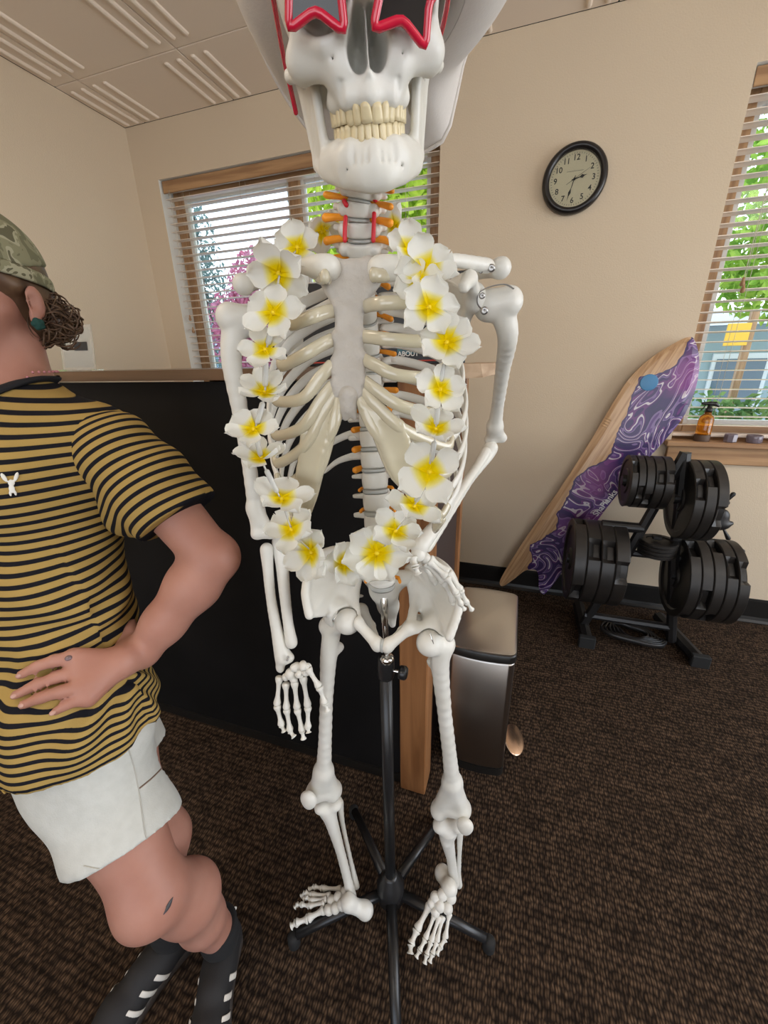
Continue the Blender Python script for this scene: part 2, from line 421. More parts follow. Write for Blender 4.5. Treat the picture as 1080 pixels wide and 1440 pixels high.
tag(box_obj('wall_left', XL-.12, XL, YF, YB+WT, 0, ZC, M_wall), kind='structure')
wall_with_holes('wall_right', [ADDED_RIGHTWIN], YF, YB+WT, 0, ZC, lambda u, n, z: (XR+n, u, z), .12, M_wall, M_reveal)
wall_with_holes('wall_front', [ADDED_FRONTWIN], XL, XR, 0, ZC, lambda u, n, z: (u, YF-n, z), WT, M_wall, M_reveal)
tag(box_obj('floor', XL-.12, XR+.12, YF-.17, YB+WT, -.08, 0, M_carpet), kind='structure')
ceil = tag(box_obj('ceiling', XL-.12, XR+.12, YF-.17, YB+WT, ZC+.02, ZC+.10, mat('ceiling_deck', (.05, .045, .04), .9)), kind='structure')
# pressed ceiling tiles, each with grouped ridges beside its joints
TX, TY = .575, .61
def tile_mesh(w, d, cut_l=0.0):
    bm = bmesh.new(); g = .0022
    xbox(bm, g, w-g, g, d-g, 0, .019, bev=.002)
    full = TX
    for off in (.038, .105, TX-.105, TX-.038):
        x = off-cut_l
        if x < .012 or x > w-.012: continue
        y0 = .055; y1 = d-(.055 if d > .5 else .022)
        V, Fc = sweep([(x, y0, .0005), (x, y0+.012, -.001), (x, y1-.012, -.001), (x, y1, .0005)], .011, .0085, up=(0, 0, 1), seg=10)
        vs = [bm.verts.new(p) for p in V]
        for f in Fc: bm.faces.new([vs[i] for i in f])
    me = bpy.data.meshes.new('ceiling_tile'); bm.to_mesh(me); bm.free(); me.materials.append(M_ceil); shade(me, False)
    return me
_tm = {}
x0 = -2.085-TX
nx = 0
while x0 < XR:
    a = max(x0, XL); b = min(x0+TX, XR)
    y1 = YB; yy = 1.885
    rows = [(1.885, YB)]
    while yy > YF: rows.append((max(yy-TY, YF), yy)); yy -= TY
    for (c, e) in rows:
        if b-a < .02 or e-c < .02: continue
        key = (round(b-a, 3), round(e-c, 3), round(a-x0, 3))
        if key not in _tm: _tm[key] = tile_mesh(b-a, e-c, a-x0)
        t = bpy.data.objects.new('ceiling_tile', _tm[key]); link(t, ceil); t.location = (a, c, ZC)
    x0 += TX
# baseboard: black vinyl cove
def baseboard(name, p0, p1, nrm):
    prof = [(0, .132), (.004, .132), (.0055, .12), (.0055, .03), (.010, .014), (.020, .004), (.020, 0), (0, 0)]
    V = []; Fc = []
    for p in (p0, p1):
        for d_, z in prof: V.append((p[0]+nrm[0]*d_, p[1]+nrm[1]*d_, z))
    n = len(prof)
    for k in range(n): Fc.append((k, (k+1) % n, n+(k+1) % n, n+k))
    Fc.append(tuple(range(n))); Fc.append(tuple(range(2*n-1, n-1, -1)))
    o = mesh_obj(name, V, Fc, M_black, None, False); bm = bmesh.new(); bm.from_mesh(o.data); bmesh.ops.recalc_face_normals(bm, faces=bm.faces[:]); bm.to_mesh(o.data); bm.free()
    return tag(o, kind='structure')
baseboard('baseboard_back', (XL, YB, 0), (XR, YB, 0), (0, -1))
baseboard('baseboard_left', (XL, YF, 0), (XL, YB, 0), (1, 0))

# ------------------------------------------------------------------ windows
def window(n, w, mull):
    x0, x1, z0, z1 = w; yf = YB+.095
    root = tag(bpy.data.objects.new('window_%d' % n, None), kind='structure'); link(root)
    fw = .062
    bm = bmesh.new()
    for a, b, c, e in ((x0, x0+fw, z0, z1), (x1-fw, x1, z0, z1)): xbox(bm, a, b, yf, yf+.06, c, e, bev=.004)
    bm_obj('side_frame', bm, M_woodz, root)
    bm = bmesh.new()
    for a, b, c, e in ((x0+fw, x1-fw, z0, z0+fw), (x0+fw, x1-fw, z1-fw, z1)): xbox(bm, a, b, yf, yf+.06, c, e, bev=.004)
    bm_obj('head_frame', bm, M_wood, root)
    xs = [x0+fw]+[q for m_ in mull for q in (m_-.03, m_+.03)]+[x1-fw]
    for m_ in mull: box_obj('mullion', m_-.033, m_+.033, yf-.004, yf+.06, z0+fw, z1-fw, M_woodz, root, bev=.004)
    for i in range(0, len(xs), 2):
        a, b = xs[i], xs[i+1]; bm = bmesh.new(); s = .022
        for p in ((a, a+s, z0+fw, z1-fw), (b-s, b, z0+fw, z1-fw), (a+s, b-s, z0+fw, z0+fw+s), (a+s, b-s, z1-fw-s, z1-fw)): xbox(bm, p[0], p[1], yf+.015, yf+.05, p[2], p[3], bev=.002)
        bm_obj('sash', bm, MATS.get('sash_white') or mat('sash_white', (.72, .70, .66), .5), root)
        box_obj('pane', a+s, b-s, yf+.03, yf+.034, z0+fw+s, z1-fw-s, M_glass, root)
    # stool and apron
    bm = bmesh.new(); xbox(bm, x0-.03, x1+.03, YB-.055, YB+.0, z0-.022, z0+.002, bev=.004); xbox(bm, x0+.001, x1-.001, YB, YB+.095, z0-.001, z0+.002)
    bm_obj('sill', bm, M_wood, root)
    box_obj('apron', x0-.012, x1+.012, YB-.022, YB, z0-.105, z0-.022, M_wood, root, bev=.003)
    return root
window(1, W1, [-1.262]); window(2, W2, [1.62])
def blind(w, label, cords, tilt, pulls, y=YB+.048):
    x0, x1, z0, z1 = w; x0 += .008; x1 -= .008
    t = thing('window_blind', label, 'blind', ((x0+x1)/2, y, z1)); L = x1-x0
    def loc(o): o.parent = t; return o
    box_obj('headrail', -L/2, L/2, -.034, -.026, -.062, -.004, M_wood, t, bev=.002)
    box_obj('valance_channel', -L/2+.004, L/2-.004, -.026, .026, -.045, -.006, MATS.get('rail_white') or mat('rail_white', (.75, .72, .68), .45), t)
    me = None; z = -.085; i = 0
    prof = [(-.0245, -.0006), (-.012, .0012), (0, .0018), (.012, .0012), (.0245, -.0006)]
    while z0+.05 < z1+z:
        if me is None:
            V = []; Fc = []
            for s in (-1, 1):
                for yy, zz in prof: V.append((s*L/2, yy, zz+.0014))
                for yy, zz in prof[::-1]: V.append((s*L/2, yy, zz-.0014))
            n = 10
            for k in range(n): Fc.append((k, (k+1) % n, n+(k+1) % n, n+k))
            Fc.append(tuple(range(n))); Fc.append(tuple(range(2*n-1, n-1, -1)))
            o = mesh_obj('slat', V, Fc, M_slat, t, False); bm = bmesh.new(); bm.from_mesh(o.data); bmesh.ops.recalc_face_normals(bm, faces=bm.faces[:]); bm.to_mesh(o.data); bm.free(); me = o.data
        else: o = bpy.data.objects.new('slat', me); link(o, t)
        o.location = (0, 0, z); o.rotation_euler = (math.radians(tilt+random.uniform(-1, 1)), math.radians(random.uniform(-.08, .08)), 0)
        z -= .0405; i += 1
    zb = z0-z1+.028
    box_obj('bottom_rail', -L/2, L/2, -.025, .025, zb-.012, zb+.004, M_slat, t, bev=.003)
    for cx in cords:
        for dy in (-.027, .027): tube_obj('ladder_cord', [(cx-(x0+x1)/2, dy, -.05), (cx-(x0+x1)/2, dy, zb)], .0009, M_cord, t, seg=5, round_caps=False)
    for cx, zl in pulls:
        u = cx-(x0+x1)/2
        p = tube_obj('pull_cord', [(u, -.036, -.05), (u, -.036, zl-z1)], .0010, M_cord, t, seg=5, round_caps=False)
        V, Fc = lathe([(.002, .034), (.005, .03), (.004, .024), (.008, .016), (.009, .006), (.006, 0)], 12)
        q = mesh_obj('tassel', V, Fc, M_wood, p); q.location = (u, -.036, zl-z1-.03)
    return t
blind(W1, 'wooden horizontal slat blind on the wide window behind the black counter', [-1.93, -1.55, -1.1, -.62], 4, [(-.57, 2.19), (-2.02, 1.60), (-2.012, 1.53)])
blind(W2, 'wooden horizontal slat blind on the window above the wooden sill', [.86, 1.16, 1.55, 1.85], -3, [(.835, 1.60), (.842, 1.575)])

# ------------------------------------------------------------------ outdoors
def leafy(name, label, cat, base, trunk_h, blobs, nleaf, size, cols, group=None, droop=0.0):
    t = thing(name, label, cat, base, group)
    bark = MATS.get('bark') or mat('bark', (.09, .065, .05), .9, noise=(20, (.05, .035, .025), .8))
    trunkP = [(0, 0, 0), (.05, .02, trunk_h*.5), (-.02, .04, trunk_h)]
    parts = [sweep(catmull(trunkP, 5), np.linspace(.11, .06, 11), seg=8)]
    for (c, r) in blobs[::2]: parts.append(sweep([(0, .02, trunk_h*.7), tuple(np.array(c)*.7+np.array([0, 0, trunk_h*.3])), c], [.05, .03, .012], seg=6))
    V, Fc = join_geo(parts); mesh_obj('trunk', V, Fc, bark, t)
    vol = np.array([np.prod(r) for c, r in blobs])**.67; vol /= vol.sum()
    pts = []; nrm = []
    for (c, r), fr in zip(blobs, vol):
        m = max(20, int(nleaf*fr)); d = RNG.normal(size=(m, 3)); d /= np.linalg.norm(d, axis=1)[:, None]
        rad = RNG.uniform(.35, 1, m)**.5; pts.append(np.array(c)+d*rad[:, None]*np.array(r)); nrm.append(d)
    P = np.vstack(pts); Nn = np.vstack(nrm)+RNG.normal(size=P.shape)*.7; Nn /= np.linalg.norm(Nn, axis=1)[:, None]
    A = np.cross(Nn, RNG.normal(size=P.shape)); A /= np.linalg.norm(A, axis=1)[:, None]; B = np.cross(Nn, A)
    s = (size*RNG.uniform(.6, 1.3, len(P)))[:, None]
    V = np.stack([P-A*s, P-B*s*.55+Nn*s*.15, P+A*s, P+B*s*.55+Nn*s*.15], 1).reshape(-1, 3); Fq = np.arange(len(V)).reshape(-1, 4)
    lm = bpy.data.materials.new('leaves'); lm.use_nodes = True; nt = lm.node_tree; nt.nodes.remove(nt.nodes['Principled BSDF'])
    df = nt.nodes.new('ShaderNodeBsdfDiffuse'); tr = nt.nodes.new('ShaderNodeBsdfTranslucent'); mx = nt.nodes.new('ShaderNodeMixShader'); mx.inputs[0].default_value = .45
    ob = nt.nodes.new('ShaderNodeTexNoise'); ob.inputs['Scale'].default_value = 5; ob.inputs['Detail'].default_value = 3; tc = nt.nodes.new('ShaderNodeTexCoord'); nt.links.new(tc.outputs['Object'], ob.inputs['Vector'])
    rp = nt.nodes.new('ShaderNodeValToRGB'); rp.color_ramp.elements[0].position = .38; rp.color_ramp.elements[1].position = .62; rp.color_ramp.elements[0].color = (*cols[0], 1); rp.color_ramp.elements[1].color = (*cols[1], 1)
    nt.links.new(ob.outputs['Fac'], rp.inputs[0])
    for q in (df, tr): nt.links.new(rp.outputs[0], q.inputs[0])
    nt.links.new(df.outputs[0], mx.inputs[1]); nt.links.new(tr.outputs[0], mx.inputs[2]); nt.links.new(mx.outputs[0], nt.nodes['Material Output'].inputs[0])
    o = fast_mesh('foliage', V, Fq, lm, t, False); o['kind'] = 'stuff'
    return t
GZ = -.35
tag(box_obj('ground', -40, 40, YB+WT+.02, 60, GZ-.2, GZ, mat('outdoor_ground', (.42, .42, .43), .95, noise=(.6, (.34, .35, .36), .8))), kind='structure')
def firs(name, label, base, hgt, rad, n, cols, group):
    bl = []
    for k in range(9):
        f = k/8; z = hgt*(.12+.86*f); r = rad*(1-f)**.8+.12
        for a in range(4 if f < .8 else 1):
            th = a*PI/2+k*.7; bl.append(((math.cos(th)*r*.5, math.sin(th)*r*.5, z), (r*.62, r*.62, hgt*.075)))
    return leafy(name, label, 'tree', base, hgt*.9, bl, n, .06, cols, group)
firs('fir_tree', 'broad dark fir tree outside the wide window', (-7.7, 9.0, GZ), 6.2, 1.4, 7000, ((.10, .17, .17), (.20, .29, .26)), 'trees outside the windows')
firs('fir_tree', 'slim pointed fir tree behind the red leaved bush', (-6.0, 11.2, GZ), 6.2, .75, 3500, ((.10, .17, .17), (.20, .30, .26)), 'trees outside the windows')
leafy('plum_tree', 'red leaved bushy tree outside the wide window', 'tree', (-4.6, 7.6, GZ), 2.0, [((0, 0, 2.9), (1.0, .8, .9)), ((-.8, 0, 2.3), (.9, .7, .8)), ((.7, .2, 3.1), (.8, .7, .8)), ((-.3, 0, 1.9), (1.0, .7, .6))], 6000, .07, ((.42, .11, .18), (.55, .26, .36)), 'trees outside the windows')
leafy('maple_tree', 'bright yellow green leafy tree outside the wide window', 'tree', (-2.05, 5.6, GZ), 1.7, [((.2, 0, 2.8), (1.0, .8, 1.0)), ((-.1, 0, 3.6), (.7, .8, .9)), ((.8, .1, 2.2), (.8, .7, .8)), ((.3, -.2, 4.1), (1.1, .9, .9)), ((.9, .2, 3.4), (.9, .7, .9))], 8000, .075, ((.34, .50, .05), (.66, .78, .12)), 'trees outside the windows')
leafy('maple_tree', 'green leafy tree outside the window above the wooden sill', 'tree', (3.3, 6.9, GZ), 1.9, [((-.6, 0, 3.2), (1.1, .8, .9)), ((.5, 0, 3.7), (1.0, .9, 1.0)), ((-.2, -.2, 2.6), (1.0, .7, .6)), ((.9, .1, 2.8), (1.0, .8, .8)), ((0, .1, 4.5), (1.3, .9, .8))], 8000, .075, ((.22, .42, .06), (.55, .72, .14)), 'trees outside the windows')
leafy('hedge_bush', 'low dense green hedge outside the window above the wooden sill', 'hedge', (2.75, 5.3, GZ), .5, [((-.9, 0, .65), (.8, .5, .65)), ((0, 0, .7), (.8, .5, .7)), ((.9, 0, .65), (.8, .5, .65)), ((-1.7, .1, .55), (.7, .5, .5))], 6000, .05, ((.10, .20, .06), (.30, .42, .14)))
# pale blue house beyond the wide window, grey shed beyond the right one
def house(name, label, x0, x1, y0, y1, zt, zr, wc, rc):
    t = thing(name, label, 'house', ((x0+x1)/2, (y0+y1)/2, GZ)); cx, cy = (x0+x1)/2, (y0+y1)/2
    box_obj('house_wall', x0-cx, x1-cx, y0-cy, y1-cy, 0, zt-GZ, mat(name+'_siding', wc, .8), t)
    a, b, c, d_ = x0-cx-.3, x1-cx+.3, y0-cy-.3, y1-cy+.3; z = zt-GZ; r = zr-GZ
    V = [(a, c, z), (b, c, z), (b, d_, z), (a, d_, z), (a+.2, 0, r), (b-.2, 0, r)]
    mesh_obj('roof', V, [(0, 1, 5, 4), (2, 3, 4, 5), (1, 2, 5), (3, 0, 4), (3, 2, 1, 0)], mat(name+'_roof', rc, .85), t, False)
    for k in range(3):
        wx = a+.9+k*(b-a-1.8)/2; w_ = box_obj('house_window', wx-.4, wx+.4, c+.26, c+.32, z*.38, z*.8, mat('house_trim', (.8, .82, .85), .6) if 'house_trim' not in MATS else MATS['house_trim'], t)
        box_obj('pane', wx-.34, wx+.34, c+.25, c+.262, z*.42, z*.76, MATS.get('dark_pane') or mat('dark_pane', (.10, .16, .22), .1), w_)
    return t
house('blue_house', 'pale blue house outside the wide window', -12.5, -6.6, 13, 16, 1.7, 3.0, (.34, .50, .66), (.36, .44, .54))
house('grey_shed', 'blue grey shed behind the hedge', 1.6, 5.2, 8.6, 11, 1.75, 2.1, (.36, .46, .50), (.40, .42, .44))
# yellow notice on a wooden post outside
t = thing('sign_post', 'wooden post with a yellow notice outside the window', 'sign', (2.35, 5.9, GZ))
box_obj('post', -.035, .035, -.035, .035, 0, 2.1, M_woodz, t, bev=.006); box_obj('notice_board', -.24, -.02, -.06, -.045, 1.75, 1.98, mat('yellow_notice', (.85, .5, .05), .6), t, bev=.004)
# unseen ceiling fittings, put in to carry the added lamps
for (_l, _s, _e, _c), _lb in zip(ADDED_LAMPS, ('added unseen oblong white ceiling light panel running along the window wall', 'added unseen oblong white ceiling light panel beside the added side windows', 'added unseen square white ceiling light panel close to the left wall')):
    t = thing('unseen_ceiling_light', _lb, 'light', (_l[0], _l[1], ZC), 'unseen ceiling light panels')
    bm = bmesh.new(); a, b = _s[0]/2+.03, _s[1]/2+.03
    for q in ((-a, a, -b, -b+.03), (-a, a, b-.03, b), (-a, -a+.03, -b+.03, b-.03), (a-.03, a, -b+.03, b-.03)): xbox(bm, q[0], q[1], q[2], q[3], -.04, -.003)
    bm_obj('frame', bm, M_reveal, t)
    box_obj('diffuser', -a+.031, a-.031, -b+.031, b-.031, -.028, -.02, mat('diffuser', (.85, .85, .85), .6, emis=((1, .95, .88), 1.0)) if 'diffuser' not in MATS else MATS['diffuser'], t)

# ================================================================== skeleton on a stand
M_bone = mat('plastic_bone', (.73, .715, .665), .40, noise=(14, (.66, .64, .57), .6), bump=(120, .12, .002))
M_bone2 = mat('porous_bone_shaded', (.52, .485, .44), .5, noise=(40, (.44, .405, .36), .7), bump=(240, .35, .003))  # sternum bone; shade against the bright window is put into this darker colour
M_cart = mat('costal_cartilage', (.58, .525, .39), .2, noise=(9, (.50, .45, .32), .6), coat=.8)
M_disc = mat('grey_disc', (.42, .43, .41), .35)
M_nerve = mat('orange_nerve', (.90, .33, .02), .4)
M_artery = mat('red_artery', (.62, .015, .03), .4)
M_chrome = mat('chrome', (.75, .75, .74), .14, 1)
M_screw = mat('steel_screw', (.36, .35, .34), .3, 1)
M_tooth = mat('tooth_ivory', (.72, .62, .40), .3, noise=(60, (.64, .52, .30), .6))
M_stand = mat('black_stand_enamel', (.014, .014, .015), .32)
SK = thing('human_skeleton', 'life size white anatomical skeleton hanging on a black stand with one hand on its hip', 'skeleton', (HUB[0], HUB[1], 0))
T0 = np.array([HUB[0], HUB[1], 0.0])
def K(px, py, off=0.0): return S(px, py, off)-T0
def bone(name, sol, res=.0022, m=None, parent=None, it=4): return solid_obj(name, sol, res, m or M_bone, parent or SK, it)
def screw_at(p, d, r=.0045, parent=None):
    V, Fc = lathe([(r*.4, -.004), (r, -.001), (r, .001), (r*.6, .0022), (r*.25, .0012)], 12, M4(frame_from(d), p)); return mesh_obj('screw', V, Fc, M_screw, parent or SK)
def schain(sol, pts, rad, k=.002, n=5):
    c = catmull(np.array(pts), n); r = np.interp(np.linspace(0, len(pts)-1, len(c)), np.arange(len(pts)), rad); sol.chain(list(c), list(r), k)
_TOCAM = lambda p: (CAMP-T0-p)/np.linalg.norm(CAMP-T0-p)

# --- stand
ST = thing('skeleton_stand', 'black five legged stand with a chrome rod holding the skeleton', 'stand', (HUB[0], HUB[1], 0))
tube_obj('lower_pole', [(0, 0, .05), (0, 0, .775)], .0125, M_stand, ST, seg=20, round_caps=False)
tube_obj('upper_rod', [(0, 0, .76), (0, 0, .985)], .0065, M_chrome, ST, seg=16, round_caps=False)
V, Fc = lathe([(.0155, .735), (.0165, .74), (.0165, .775), (.014, .782)], 20); mesh_obj('clamp_collar', V, Fc, M_stand, ST)
kd = SIDE*.95-HEAD*.3; kd /= np.linalg.norm(kd)
tube_obj('knob_bolt', [kd*.012+[0, 0, .752], kd*.03+[0, 0, .752]], .003, M_chrome, ST, seg=10)
V, Fc = lathe([(.004, 0), (.012, .001), (.0135, .005), (.0135, .012), (.010, .016)], 12, M4(frame_from(kd), kd*.026+np.array([0, 0, .752]))); mesh_obj('clamp_knob', V, Fc, M_stand, ST)
V, Fc = lathe([(.03, .035), (.034, .04), (.034, .085), (.026, .095), (.018, .12), (.0135, .125)], 24); mesh_obj('hub_casting', V, Fc, M_stand, ST)
for ang in (-2, 69, 135, 215.5, 290):
    d_ = np.array([math.cos(math.radians(ang)), math.sin(math.radians(ang)), 0]); 
    V, Fc = sweep([d_*.02+[0, 0, .062], d_*.12+[0, 0, .052], d_*.235+[0, 0, .034]], [.0135, .0125, .011], [.012, .011, .009], seg=8, round_caps=False)
    lg = mesh_obj('leg', V, Fc, M_stand, ST)
    V, Fc = lathe([(.013, .0), (.0145, .003), (.0145, .03), (.010, .037)], 16, M4(np.eye(3), d_*.243)); mesh_obj('rubber_foot', V, Fc, MATS.get('black_rubber') or mat('black_rubber', (.01, .01, .01), .8), lg)

# --- skull
def _rot(y, p, r): return rotm('Z', math.degrees(y))@rotm('X', math.degrees(p))@rotm('Y', math.degrees(r))
SKB = np.column_stack([SIDE, HEAD, [0, 0, 1]])
SKR = SKB@_rot(.077, .339, -.071); SKO = np.array([-.133, .383, 1.509])-T0
def mirror(sol, kind, *args, **kw):
    for s in (-1, 1):
        a2 = [np.array([s*a[0], a[1], a[2]]) if (isinstance(a, tuple) and len(a) == 3 and not isinstance(a[0], tuple)) else a for a in args]
        getattr(sol, kind)(*a2, **kw)
def mchain(sol, pts, rad, k):
    for s in (-1, 1): sol.chain([(s*p[0], p[1], p[2]) for p in pts], rad, k)
k = Solid()
k.ell((0, .092, .068), (.069, .089, .076))
k.ell((0, .045, .062), (.056, .047, .05), k=.02)
k.ell((0, .10, .012), (.048, .055, .03), k=.02)
k.ell((0, .024, .000), (.031, .024, .024), k=.01)
k.ell((0, .02, .018), (.024, .020, .02), k=.01)
k.chain([(-.029, .050, -.012), (-.0265, .026, -.0125), (-.017, .009, -.0125), (0, .0035, -.0125), (.017, .009, -.0125), (.0265, .026, -.0125), (.029, .050, -.012)], .0068, .006)
for s in (-1, 1):
    k.cap((s*.024, .013, .011), (s*.047, .026, .012), .0095, .0095, k=.012)
    k.ell((s*.051, .031, .0125), (.0120, .014, .0105), k=.012); k.tri((s*.024, .010, .004), (s*.053, .028, .008), (s*.046, .020, .020), .0055, k=.010)
    k.ell((s*.021, .014, .004), (.012, .012, .016), k=.006)
    k.chain([(s*.052, .024, .014), (s*.050, .016, .036), (s*.047, .012, .056)], [.0065, .005, .0065], .005)
    k.chain([(s*.052, .032, .005), (s*.0635, .056, .008), (s*.0635, .088, .012)], [.0065, .0042, .0045], .005)
    k.chain([(s*.010, -.001, .032), (s*.017, .002, .0205), (s*.032, .006, .0155), (s*.046, .016, .0195)], [.004, .0045, .0045, .005], .005)
    k.chain([(s*.047, .012, .058), (s*.03, .001, .064), (s*.01, -.001, .060)], [.007, .007, .007], .008)
    k.chain([(s*.004, .0, .055), (s*.0045, -.006, .042), (s*.005, -.0085, .033)], [.005, .0042, .0038], .003)
    k.cap((s*.050, .096, .002), (s*.050, .092, -.014), .011, .008, k=.008)
    k.cap((s*.018, .058, .0), (s*.016, .060, -.016), .006, .004, k=.005)
k.cap((0, -.0015, .001), (0, .003, -.006), .0035, .004, k=.004)
for s in (-1, 1):
    k.ell((s*.0325, .006, .0375), (.0180, .034, .0165), k=.004, sub=True)
    k.ell((s*.0068, -.004, .0115), (.0088, .046, .0125), k=.003, sub=True)
    k.ell((s*.0042, -.004, .023), (.0064, .046, .0120), k=.003, sub=True)
    k.cap((s*.0265, .0, .0085), (s*.0265, .012, .0085), .0011, k=.0015, sub=True)
    for q, yy in ((.004, -.0045), (.0115, -.002), (.019, .0045)): k.cap((s*(q+.0035), yy-.0015, -.004), (s*(q+.0037), yy-.001, -.017), .0012, .0016, k=.002, sub=True)
k.tri((0, .008, .034), (0, .002, -.002), (0, .05, .01), .0009, k=.001)
def place(sol, res, name, m, parent, it=2):
    V, Fq = sol.mesh(res); V = lap(V, Fq, it) if it else V
    return fast_mesh(name, V@SKR.T+SKO, Fq, m, parent)
skull = place(k, .0017, 'skull', M_bone, SK, 1)
j = Solid()
j.chain([(-.0490, .076, -.051), (-.040, .040, -.058), (-.024, .013, -.0625), (-.008, .002, -.064), (.008, .002, -.064), (.024, .013, -.0625), (.040, .040, -.058), (.0490, .076, -.051)], [.006, .0068, .0075, .008, .008, .0075, .0068, .006])
j.chain([(-.032, .050, -.040), (-.0265, .026, -.0435), (-.017, .009, -.0445), (0, .0035, -.045), (.017, .009, -.0445), (.0265, .026, -.0435), (.032, .050, -.040)], .0068, .008)
A_ = [(-.040, .042, -.050), (-.024, .014, -.053), (0, .003, -.054), (.024, .014, -.053), (.040, .042, -.050)]
j.chain(A_, .0075, .008)
j.ell((0, .002, -.058), (.020, .0085, .0125), k=.010)
for s in (-1, 1):
    j.cap((s*.02, .012, -.048), (s*.036, .038, -.048), .009, .008, k=.008)
    a, b, c, e = (s*.0500, .078, -.050), (s*.0405, .044, -.046), (s*.0440, .046, .006), (s*.0565, .084, .006)
    j.tri(a, b, c, .0032, k=.004); j.tri(a, c, e, .0032, k=.004)
    j.cap(e, (s*.057, .086, .012), .004, .006, k=.004); j.cap(b, c, .0036, .003, k=.004); j.cap(a, e, .0042, .004, k=.003)
    j.ell((s*.051, .070, .010), (.005, .013, .008), k=.004, sub=True)
    for q, yy in ((.003, -.0045), (.0085, -.0035), (.0145, -.000)): j.cap((s*(q+.0028), yy-.002, -.053), (s*(q+.0028), yy-.0015, -.040), .0010, .0015, k=.002, sub=True)
    j.cap((s*.0235, .0, -.056), (s*.0235, .02, -.055), .0010, sub=True)
jaw = place(j, .0016, 'mandible', M_bone, SK, 1)
# teeth: one mesh each along the two arches
def tooth(w, d_, hgt, molar):
    bm = bmesh.new(); bmesh.ops.create_cube(bm, size=1)
    bmesh.ops.subdivide_edges(bm, edges=bm.edges[:], cuts=3, use_grid_fill=True)
    for v in bm.verts:
        p = v.co*2; q = Vector((p.x*math.sqrt(1-p.y*p.y*.35), p.y*math.sqrt(1-p.x*p.x*.35), p.z))
        t_ = (p.z+1)/2; wx = .84+.16*math.sin(min(t_, 1)*PI*.6); dy = (1.0-.55*t_) if not molar else (.9-.1*t_)
        rz = p.z*math.sqrt(max(0, 1-(p.x**2)*.22))
        v.co = Vector((q.x*w*.5*wx, q.y*d_*.5*dy, (rz+1)*.5*hgt))
        if molar and p.z > .9 and abs(p.x) < .3 and abs(p.y) < .9: v.co.z -= .0008
    me = bpy.data.meshes.new('tooth'); bm.to_mesh(me); bm.free(); shade(me, True); me.materials.append(M_tooth); return me
def arch_teeth(parent, z, up, half, depth, y0, widths):
    th = np.linspace(0, PI/2, 400); X = half*np.sin(th); Yy = y0+depth*(1-np.cos(th))
    L = np.concatenate([[0], np.cumsum(np.hypot(np.diff(X), np.diff(Yy)))])
    pos = 0
    for i, w in enumerate(widths):
        c = pos+w/2; pos += w; x = np.interp(c, L, X); y = np.interp(c, L, Yy); x2 = np.interp(c+.001, L, X); y2 = np.interp(c+.001, L, Yy)
        tg = np.array([x2-x, y2-y, 0]); tg /= np.linalg.norm(tg); nrm = np.array([-tg[1], tg[0], 0])
        me = tooth(w*1.10, .0075 if i < 3 else .0095, .0125 if i < 3 else (.0112 if up < 0 else .0128), i >= 3)
        for s in (-1, 1):
            Rl = np.column_stack([np.array([s*tg[0], tg[1], 0])*s, np.array([s*nrm[0], nrm[1], 0]), [0, 0, 1]])
            if np.linalg.det(Rl) < 0: Rl[:, 0] *= -1
            if up < 0: Rl = Rl@np.diag([-1, 1, -1.0])
            Rl = Rl@rotm('Y', RNG.uniform(-4, 4))
            o = bpy.data.objects.new('tooth', me); link(o, parent); o.matrix_local = M4(SKR@Rl, SKR@np.array([s*x, y, z+RNG.uniform(-.0004, .0004)])+SKO)
arch_teeth(skull, -.0165, -1, .030, .050, .0005, [.0086, .0066, .0076, .0070, .0068, .0100, .0095])
arch_teeth(jaw, -.0405, 1, .0285, .048, .002, [.0056, .0060, .0070, .0070, .0071, .0108, .0102])

# --- spine
VT = [('C3', 508, 252, -.108), ('C4', 506, 271, -.106), ('C5', 504, 295, -.102), ('C6', 505, 324, -.096), ('C7', 506, 352, -.088),
      ('T1', 508, 375, -.075), ('T2', 510, 397, -.055), ('T3', 512, 419, -.038), ('T4', 514, 441, -.023), ('T5', 516, 464, -.012), ('T6', 518, 488, -.005), ('T7', 519, 512, 0),
      ('T8', 520, 537, 0), ('T9', 521, 563, -.003), ('T10', 522, 590, -.008), ('T11', 523.5, 617, -.013), ('T12', 525, 646, -.018), ('L1', 527, 675, -.022), ('L2', 529, 705, -.026),
      ('L3', 531, 736, -.028), ('L4', 533, 771, -.026), ('L5', 536, 806, -.020)]
VP = {n: K(px, py, o) for n, px, py, o in VT}
YAW = math.radians(6); FW = -HEAD*math.cos(YAW)-SIDE*math.sin(YAW); LA = SIDE*math.cos(YAW)-HEAD*math.sin(YAW); UP = np.array([0, 0, 1.0])
